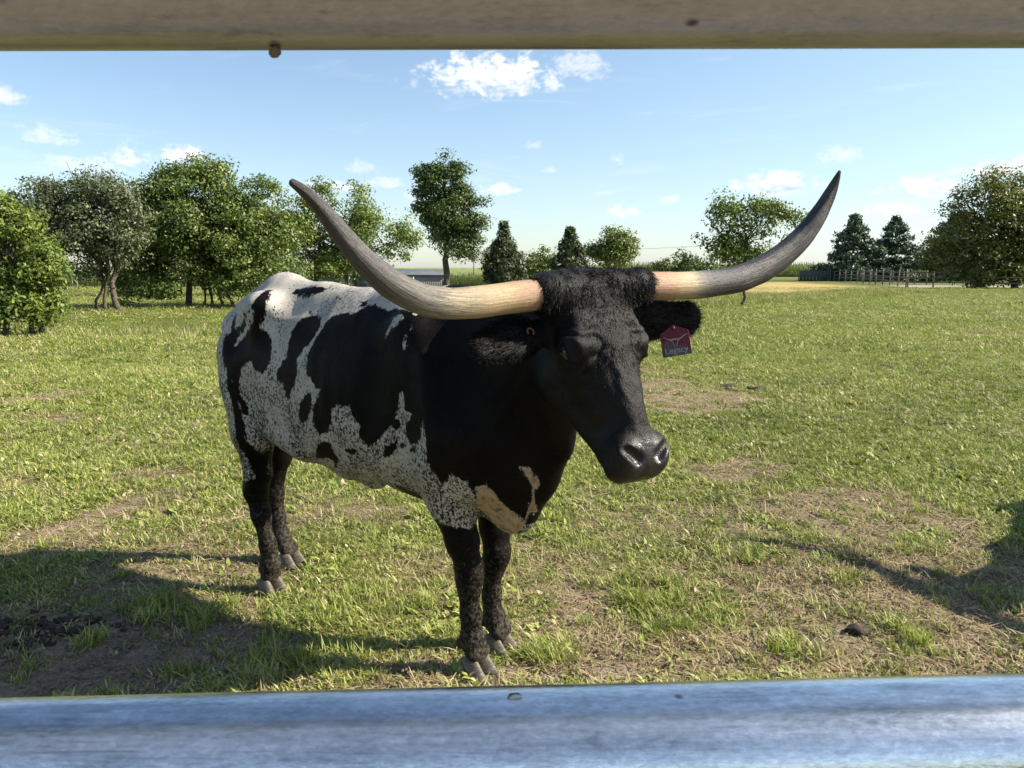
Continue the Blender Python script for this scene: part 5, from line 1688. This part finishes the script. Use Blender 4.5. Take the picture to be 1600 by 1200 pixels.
def build_bull():
    rng = np.random.default_rng(11)
    fld = build_body_field()
    V, Q = fld.mesh()
    # low relief: loose skin, ribs, neck wrinkles
    g = fld.grad(V)
    x, y, z = V.T
    rib = np.sin(x * 78 + z * 10 + 1.2 * np.sin(z * 9)) * np.exp(-((x - 0.08) / 0.26) ** 2) * np.exp(-((z - 1.0) / 0.2) ** 2)
    neck = np.sin((x * 0.8 - z * 0.55) * 95 + 3 * fbm(x * 7, z * 7)) * np.exp(-((x - 0.86) / 0.12) ** 2) * np.clip((z - 0.65) * 4, 0, 1) * np.clip((1.4 - z) * 6, 0, 1)
    lump = fbm(x * 14 + y * 5, z * 12 - y * 6, 4, 3) - 0.5
    body_m = np.where(x < 1.02, 1.0, 0.35)
    hc = (V - POLL) @ HAX.T / HSC
    ev = np.stack([hc[:, 0] - 0.182, (hc[:, 2] + 0.047)], 1)
    er = np.hypot(ev[:, 0], ev[:, 1])
    wr = np.sin(er * 330 + 1.5 * np.sin(np.arctan2(ev[:, 1], ev[:, 0]) * 3)) * np.exp(-((er - 0.055) / 0.022) ** 2) * (np.abs(hc[:, 1]) > 0.05) * (x > 1.0) * np.clip(ev[:, 1] * 40 + 0.6, 0, 1)
    vein = np.abs(fbm(hc[:, 0] * 16, hc[:, 1] * 22 + hc[:, 2] * 14, 3, 77) - 0.5) * (x > 1.0) * (hc[:, 0] > 0.2) * (hc[:, 0] < 0.43)
    V = V + g * (0.0016 * rib + 0.0022 * neck + 0.007 * lump * body_m + 0.0026 * wr - 0.014 * vein)[:, None]
    root = thing('longhorn_bull', 'black longhorn with white speckled flank and wide curved horns standing behind the gate', 'longhorn', BULL_O, BULL_ROT)
    coat = coat_material('coat')
    body = obj_np('body', V, Q, coat, root)
    put_coat(body.data, V)
    hm = horn_material()
    for P, r, tone in ((HORN_R, HORN_RR, 0.0), (HORN_L, HORN_LR, 0.45)):
        h = link(bpy.data.objects.new('horn', horn_mesh('horn', P, r, hm)), root)
        h['tone'] = tone
    me = hoof_mesh(hoof_material())
    for (hx, hy), a in HOOVES:
        for t in (-1, 1):
            h = link(bpy.data.objects.new('hoof', me), root)
            h.location = (hx, hy + t * 0.03, 0.004)
            h.rotation_euler = (0, 0, a + t * 0.10)
            h.scale = (1, t, 1)
    em = eye_material()
    for s in (-1, 1):
        b = MB()
        c = hd(0.182, s * 0.1265, -0.0485)
        n = 14
        pts = [(math.sin(math.pi * i / n) * math.cos(2 * math.pi * j / 20), math.sin(math.pi * i / n) * math.sin(2 * math.pi * j / 20), math.cos(math.pi * i / n)) for i in range(n + 1) for j in range(20)]
        q = [(i * 20 + j, (i + 1) * 20 + j, (i + 1) * 20 + (j + 1) % 20, i * 20 + (j + 1) % 20) for i in range(n) for j in range(20)]
        b.add(np.array(pts) * 0.024 + c, q)
        b.build('eye', em, root)
    # small brown stud in the near ear
    b = MB()
    c = hd(0.10, -0.195, -0.095)
    ring = [c + 0.011 * (math.cos(a) * Hf + math.sin(a) * Hs) + Hn * 0.004 for a in np.linspace(0.6, 5.4, 12)]
    b.tube(ring, 0.0035, 6)
    b.build('ear_stud', simple_mat('stud brown', (0.11, 0.05, 0.03), 0.5), root)
    # ---- hair
    hairm = coat_material('long hair', True)
    T = np.vstack([Q[:, [0, 1, 2]], Q[:, [0, 2, 3]]])
    C = V[T].mean(1)
    front = np.clip((C[:, 0] - 0.2) * 1.2, 0, 1)
    wgt = np.where(C[:, 1] < 0.12, 1.0, 0.35) * (1 + 1.0 * (C[:, 0] > 0.98))
    p = tri_points(V, T, 95000, rng, wgt)
    nrm = fld.grad(p)
    head = p[:, 0] > 1.02
    facep = (p - POLL) @ HAX.T / HSC
    flow = np.where(head[:, None], Hf[None] * 1.0 + 0.15 * Hs[None] * np.sign(facep[:, 1:2]), np.array([-0.75, 0, -0.65])[None])
    legs = (p[:, 2] < 0.62)
    flow = np.where(legs[:, None], np.array([-0.2, 0, -1.0])[None], flow)
    flow = flow + 0.22 * rng.normal(size=flow.shape)
    flow = flow - nrm * (flow * nrm).sum(1)[:, None]
    flow /= np.linalg.norm(flow, axis=1)[:, None] + 1e-9
    d = flow * 0.93 + nrm * rng.uniform(0.12, 0.30, len(p))[:, None]
    d /= np.linalg.norm(d, axis=1)[:, None]
    keep = (facep[:, 0] < 0.43) | ~head
    keep &= ~((np.abs(facep[:, 0] - 0.182) < 0.035) & (np.abs(facep[:, 2] + 0.047) < 0.03) & head)
    p, d = p[keep], d[keep]
    L = rng.uniform(0.006, 0.013, len(p)) * np.where(p[:, 2] < 0.6, 0.6, 1.0) * np.where(p[:, 0] > 1.02, 0.65, 1.0)
    strands('short_hair', p - 0.001 * nrm[keep], d, L, np.full(len(p), 0.0016), coat, root, 1, rng=rng)
    # poll tuft and the wavy hair that runs down the forehead
    sel = tri_points(V, T, 30000, rng, ((C[:, 0] > 1.0) & (C[:, 2] > 1.15)).astype(float) + 1e-9)
    lc = (sel - POLL) @ HAX.T / HSC
    n2 = fld.grad(sel)
    poll = (lc[:, 0] < 0.10 * rng.random(len(lc)) + 0.01) & (np.abs(lc[:, 1]) < 0.19) & (lc[:, 2] > -0.12)
    fore = (lc[:, 0] >= 0.02) & (lc[:, 0] < 0.10 + 0.20 * rng.random(len(lc))) & (np.abs(lc[:, 1]) < 0.095) & (lc[:, 2] > -0.06)
    pp, nn, lp = sel[poll], n2[poll], lc[poll]
    cell = np.floor(pp * 38)
    tuft = np.stack([hash2(cell[:, 0] * 7 + cell[:, 2], cell[:, 1] + k * 31, k) - 0.5 for k in range(3)], 1)
    dd = nn * 0.30 + Hf * 0.75 + Hs * np.clip(lp[:, 1:2] * 3, -0.5, 0.5) + 1.1 * tuft + 0.16 * rng.normal(size=pp.shape)
    dd /= np.linalg.norm(dd, axis=1)[:, None]
    strands('poll_hair', pp, dd, rng.uniform(0.010, 0.027, len(pp)) * (1 - 0.5 * np.clip(lp[:, 0] / 0.1, 0, 1)), np.full(len(pp), 0.0019), hairm, root, 5, 0.10, 0.35, rng)
    pp, nn, lp = sel[fore], n2[fore], lc[fore]
    cell = np.floor(pp * 45)
    tuft = np.stack([hash2(cell[:, 0] * 7 + cell[:, 2], cell[:, 1] + k * 31, k + 9) - 0.5 for k in range(3)], 1)
    dd = Hf * 1.0 + nn * 0.16 + Hs * lp[:, 1:2] * 1.5 + 0.45 * tuft + 0.12 * rng.normal(size=pp.shape)
    dd /= np.linalg.norm(dd, axis=1)[:, None]
    strands('forehead_hair', pp, dd, rng.uniform(0.006, 0.013, len(pp)), np.full(len(pp), 0.0014), hairm, root, 3, 0.08, 0.0, rng)
    # ear fringes
    es = (np.abs((C - POLL) @ Hs) / HSC > 0.165) & (C[:, 2] < 1.42) & (C[:, 2] > 1.2) & (C[:, 0] > 0.97)
    sel = tri_points(V, T, 9000, rng, es.astype(float) + 1e-9)
    n2 = fld.grad(sel)
    sg = np.sign((sel - POLL) @ Hs)[:, None]
    dd = n2 * 0.8 + Hs * sg * 0.7 + 0.25 * rng.normal(size=sel.shape)
    dd /= np.linalg.norm(dd, axis=1)[:, None]
    strands('ear_hair', sel, dd, rng.uniform(0.007, 0.020, len(sel)), np.full(len(sel), 0.0018), coat, root, 2, 0.05, 0.1, rng)
    return root


def copy_tree(o, parent=None):
    c = o.copy()
    COL.objects.link(c)
    c.parent = parent
    for ch in list(o.children):
        copy_tree(ch, c)
    return c


longhorn = build_bull()
beside = copy_tree(longhorn)
beside.location = (4.8, 4.15, 0)
beside.rotation_euler = (0, 0, R(230))
beside['label'] = 'second longhorn just past the right edge that throws the horned shadow on the grass'


# ------------------------------------------------------------------ ear tag
def build_ear_tag():
    m, t, out = material('ear tag plastic')
    co = t.new('ShaderNodeTexCoord').outputs['Object']
    sx = t.new('ShaderNodeSeparateXYZ')
    t.l.new(co, sx.inputs[0])
    n = t.noise(co, 55, 5, 0.7)
    worn = t.step(t.math('ADD', t.math('ADD', t.math('MULTIPLY', sx.outputs[2], -14), t.math('MULTIPLY', sx.outputs[0], -5)), t.math('MULTIPLY', t.math('SUBTRACT', n, 0.5), 1.4)), 0.72, 1.05)
    c = t.mix(worn, t.ramp(n, [(0.3, (0.10, 0.006, 0.014)), (0.7, (0.17, 0.013, 0.03))]), t.ramp(n, [(0.3, (0.075, 0.055, 0.05)), (0.7, (0.13, 0.10, 0.09))]))
    principled(t, out, c, 0.5, 0, 0.4, t.bump(n, 0.3, 0.001))
    pr, tp, op = material('ear tag print')
    principled(tp, op, tp.ramp(tp.noise(tp.new('ShaderNodeTexCoord').outputs['Object'], 90, 4, 0.7), [(0.35, (0.22, 0.19, 0.19)), (0.6, (0.50, 0.47, 0.46))]), 0.55)
    root = thing('ear_tag', 'dark red ear tag with pale longhorn emblem and lettering hanging from the far ear', 'ear tag', TAG_LOC)
    root.rotation_euler = (R(-6), R(-12), R(-27))
    root.scale = (0.9, 0.9, 0.9)
    # outline in the x-z plane, origin at the hanging hole
    out2 = [(0.0, 0.004), (0.014, -0.004), (0.046, -0.020), (0.050, -0.026), (0.0505, -0.098), (0.047, -0.102), (-0.047, -0.102), (-0.0505, -0.098), (-0.050, -0.026), (-0.046, -0.020), (-0.014, -0.004)]
    n = len(out2)
    V = [(x, -0.0012, z) for x, z in out2] + [(x, 0.0012, z) for x, z in out2]
    bm = bmesh_poly(V, [list(range(n))[::-1], list(range(n, 2 * n))] + [[i, (i + 1) % n, n + (i + 1) % n, n + i] for i in range(n)])
    o = bpy.data.objects.new('plate', bm)
    bm.materials.append(m)
    link(o, root)
    b = MB()
    b.tube([(0, -0.010, -0.008), (0, 0.010, -0.008)], 0.0065, 12)
    b.build('button', m, root)
    # emblem: horns and a narrow face, in low relief
    e = MB()
    y = -0.0022
    e.tube([(-0.045, y, -0.034), (-0.034, y, -0.036), (-0.024, y, -0.043), (-0.012, y, -0.046), (0.0, y, -0.045), (0.012, y, -0.046), (0.024, y, -0.043), (0.034, y, -0.036), (0.045, y, -0.034)],
           [0.0006, 0.0012, 0.0018, 0.0025, 0.0026, 0.0025, 0.0018, 0.0012, 0.0006], 6)
    e.tube([(-0.012, y, -0.046), (-0.008, y, -0.055), (-0.005, y, -0.066), (0.0, y, -0.070), (0.005, y, -0.066), (0.008, y, -0.055), (0.012, y, -0.046)], 0.0011, 6)
    e.tube([(-0.017, y, -0.049), (-0.012, y, -0.051)], 0.0013, 6)
    e.tube([(0.012, y, -0.051), (0.017, y, -0.049)], 0.0013, 6)
    e.build('emblem', pr, root)
    cu = bpy.data.curves.new('lettering', 'FONT')
    cu.body = 'Legacy'
    cu.align_x = 'CENTER'
    cu.size = 0.030
    cu.extrude = 0.0006
    tmp = bpy.data.objects.new('lettering_source', cu)
    COL.objects.link(tmp)
    bpy.context.view_layer.update()
    me = bpy.data.meshes.new_from_object(tmp.evaluated_get(bpy.context.evaluated_depsgraph_get()))
    bpy.data.objects.remove(tmp)
    me.materials.clear()
    me.materials.append(pr)
    o = link(bpy.data.objects.new('lettering', me), root)
    o.location = (0, -0.0020, -0.092)
    o.rotation_euler = (R(90), 0, 0)


def bmesh_poly(V, F):
    me = bpy.data.meshes.new('poly')
    me.from_pydata([tuple(v) for v in V], [], [tuple(f) for f in F])
    me.update()
    return me


TAG_LOC = (0.492, 2.35, 1.328)
build_ear_tag()
# ------------------------------------------------------------------ gate rails in front of the camera
def zinc_material(name='weathered galvanised steel', shade_grime=0.0):
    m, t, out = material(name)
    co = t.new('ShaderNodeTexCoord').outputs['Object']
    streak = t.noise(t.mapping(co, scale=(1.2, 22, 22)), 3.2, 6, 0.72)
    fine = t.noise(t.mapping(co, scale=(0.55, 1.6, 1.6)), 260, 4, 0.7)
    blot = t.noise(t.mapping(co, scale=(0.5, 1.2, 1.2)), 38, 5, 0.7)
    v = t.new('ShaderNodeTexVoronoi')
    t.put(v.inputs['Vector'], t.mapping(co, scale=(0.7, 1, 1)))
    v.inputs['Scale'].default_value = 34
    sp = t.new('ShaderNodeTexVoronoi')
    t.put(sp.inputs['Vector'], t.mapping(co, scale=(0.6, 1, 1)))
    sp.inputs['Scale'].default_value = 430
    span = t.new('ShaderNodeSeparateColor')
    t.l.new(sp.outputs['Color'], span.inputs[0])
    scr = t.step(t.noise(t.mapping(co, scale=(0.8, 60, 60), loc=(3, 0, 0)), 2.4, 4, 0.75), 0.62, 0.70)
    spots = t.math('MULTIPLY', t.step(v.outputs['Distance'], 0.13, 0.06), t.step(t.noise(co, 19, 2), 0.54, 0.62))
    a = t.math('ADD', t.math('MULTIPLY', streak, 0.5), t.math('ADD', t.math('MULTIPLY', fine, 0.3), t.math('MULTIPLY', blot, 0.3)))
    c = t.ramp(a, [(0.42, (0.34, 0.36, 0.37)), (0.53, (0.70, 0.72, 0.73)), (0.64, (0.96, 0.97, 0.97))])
    c = t.mix(t.math('MULTIPLY', t.step(t.noise(t.mapping(co, scale=(0.6, 3, 3)), 9, 5, 0.7), 0.52, 0.68), 0.6 if not shade_grime else 0.25), c, (0.30, 0.32, 0.34, 1))
    c = t.mix(0.78 * shade_grime, c, (0.25, 0.252, 0.245, 1))  # even grey mix puts the rail's underside shade into the colour
    c = t.mix(t.math('MULTIPLY', t.step(t.noise(t.mapping(co, scale=(0.7, 2, 2), loc=(1, 4, 2)), 60, 5, 0.7), 0.56, 0.72), 0.5 * shade_grime), c, (0.10, 0.085, 0.065, 1))
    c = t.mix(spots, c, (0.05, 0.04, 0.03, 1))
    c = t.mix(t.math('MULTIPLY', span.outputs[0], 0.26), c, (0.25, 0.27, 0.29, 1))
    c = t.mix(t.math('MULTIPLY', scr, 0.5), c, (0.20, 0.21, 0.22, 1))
    rough = t.math('ADD', 0.13 + 0.14 * shade_grime, t.math('MULTIPLY', a, 0.13))
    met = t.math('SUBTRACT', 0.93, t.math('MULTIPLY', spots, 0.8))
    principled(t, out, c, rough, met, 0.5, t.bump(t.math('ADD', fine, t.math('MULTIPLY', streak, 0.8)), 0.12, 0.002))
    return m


def build_gate():
    zm = zinc_material()
    zd = zinc_material('shaded grimy galvanised steel', 0.9)  # darker copy for the top rail: painted underside shade plus some dirt
    root = thing('gate', 'galvanised steel tube gate with two rails crossing the whole view', 'gate', (0, 0.41, 0))
    zt, zb = 1.6392, 1.2205
    for name, z, sl in (('top_rail', zt, 0.0027), ('lower_rail', zb, 0.026)):
        b = MB()
        xs = np.linspace(-1.7, 1.7, 60)
        b.tube(np.stack([xs, 0 * xs, z + sl * xs], 1), 0.0285 if name == 'top_rail' else 0.038, 56)
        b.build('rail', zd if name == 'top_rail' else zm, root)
    for zc in (0.35, 0.62, 0.92):
        b = MB()
        b.tube([(-1.7, 0, zc), (1.7, 0, zc)], 0.0255, 20)
        b.build('rail', zm, root)
    for x in (-1.7, 1.7):
        b = MB()
        b.tube([(x, 0, 0.12), (x, 0, 1.66)], 0.0285, 20)
        b.build('upright', zm, root)
    mud = simple_mat('dried mud', (0.14, 0.10, 0.07), 0.9, 0.4, 60, 0.8, 0.003)
    o = lump('mud_clod', (-0.1195, 0.408, 1.6085), (0.0030, 0.0026, 0.0034), mud, 3)
    tag(o, 'small brown mud clod hanging under the top gate rail', 'mud')
    dm, t, out = material('bird dropping')
    co = t.new('ShaderNodeTexCoord').outputs['Object']
    principled(t, out, t.ramp(t.noise(co, 140, 4), [(0.40, (0.04, 0.03, 0.025)), (0.56, (0.55, 0.52, 0.48))]), 0.8, 0, 0.3)
    o = lump('bird_dropping', (0.0015, 0.408, 1.2590), (0.0044, 0.0024, 0.0012), dm, 4)
    tag(o, 'dark and white bird dropping on the lower gate rail', 'dropping')


def lump(name, loc, r, mat, seed, rough=0.35, n=12):
    V, Q = [], []
    for i in range(n + 1):
        for j in range(n * 2):
            a, b = math.pi * i / n, 2 * math.pi * j / (2 * n)
            V.append((math.sin(a) * math.cos(b), math.sin(a) * math.sin(b), math.cos(a)))
    V = np.array(V)
    k = 1 + rough * 2 * (fbm(V[:, 0] * 1.7 + seed * 3, V[:, 1] * 1.7 + V[:, 2] * 1.3, 4, seed) - 0.5)
    V = V * k[:, None] * np.array(r)
    m = 2 * n
    Q = [(i * m + j, (i + 1) * m + j, (i + 1) * m + (j + 1) % m, i * m + (j + 1) % m) for i in range(n) for j in range(m)]
    o = obj_np(name, V, np.array(Q), mat)
    o.location = loc
    return o


build_gate()


def build_dung():
    dm = simple_mat('dung', (0.045, 0.034, 0.024), 0.85, 0.5, 30, 1.0, 0.01)
    root = thing('manure_pile', 'dark trampled manure heap on the bare soil at the left edge', 'manure', (-1.98, 3.02, 0))
    rng = np.random.default_rng(8)
    for k in range(70):
        x, y = rng.normal(0, 0.17), rng.normal(0, 0.08)
        o = lump('clod', (x, y, float(ground_z(np.array([-1.98 + x]), np.array([3.02 + y]))[0]) + 0.008), tuple(rng.uniform(0.010, 0.026) * np.array([1.2, 1, 0.7])), dm, k, 0.9, 7)
        o.parent = root
    for (x, y, s, lab) in ((5.83, 11.85, 0.13, 'flat dark cow pat lying in the open grass right of the ear tag'),
                           (2.79, 9.71, 0.09, 'small dark cow pat in the grass below the far ear'),
                           (3.05, 9.55, 0.11, 'ragged dark cow pat right beside a smaller one below the far ear'),
                           (1.44, 3.03, 0.045, 'small dark dung clod on dry straw near the lower gate rail')):
        o = lump('cow_pat', (x, y, float(ground_z(np.array([x]), np.array([y]))[0]) + 0.015), (s, s * 0.8, 0.03), dm, int(x * 10), 0.6, 9)
        tag(o, lab, 'cow pat', 'cow pats in the pasture')


build_dung()
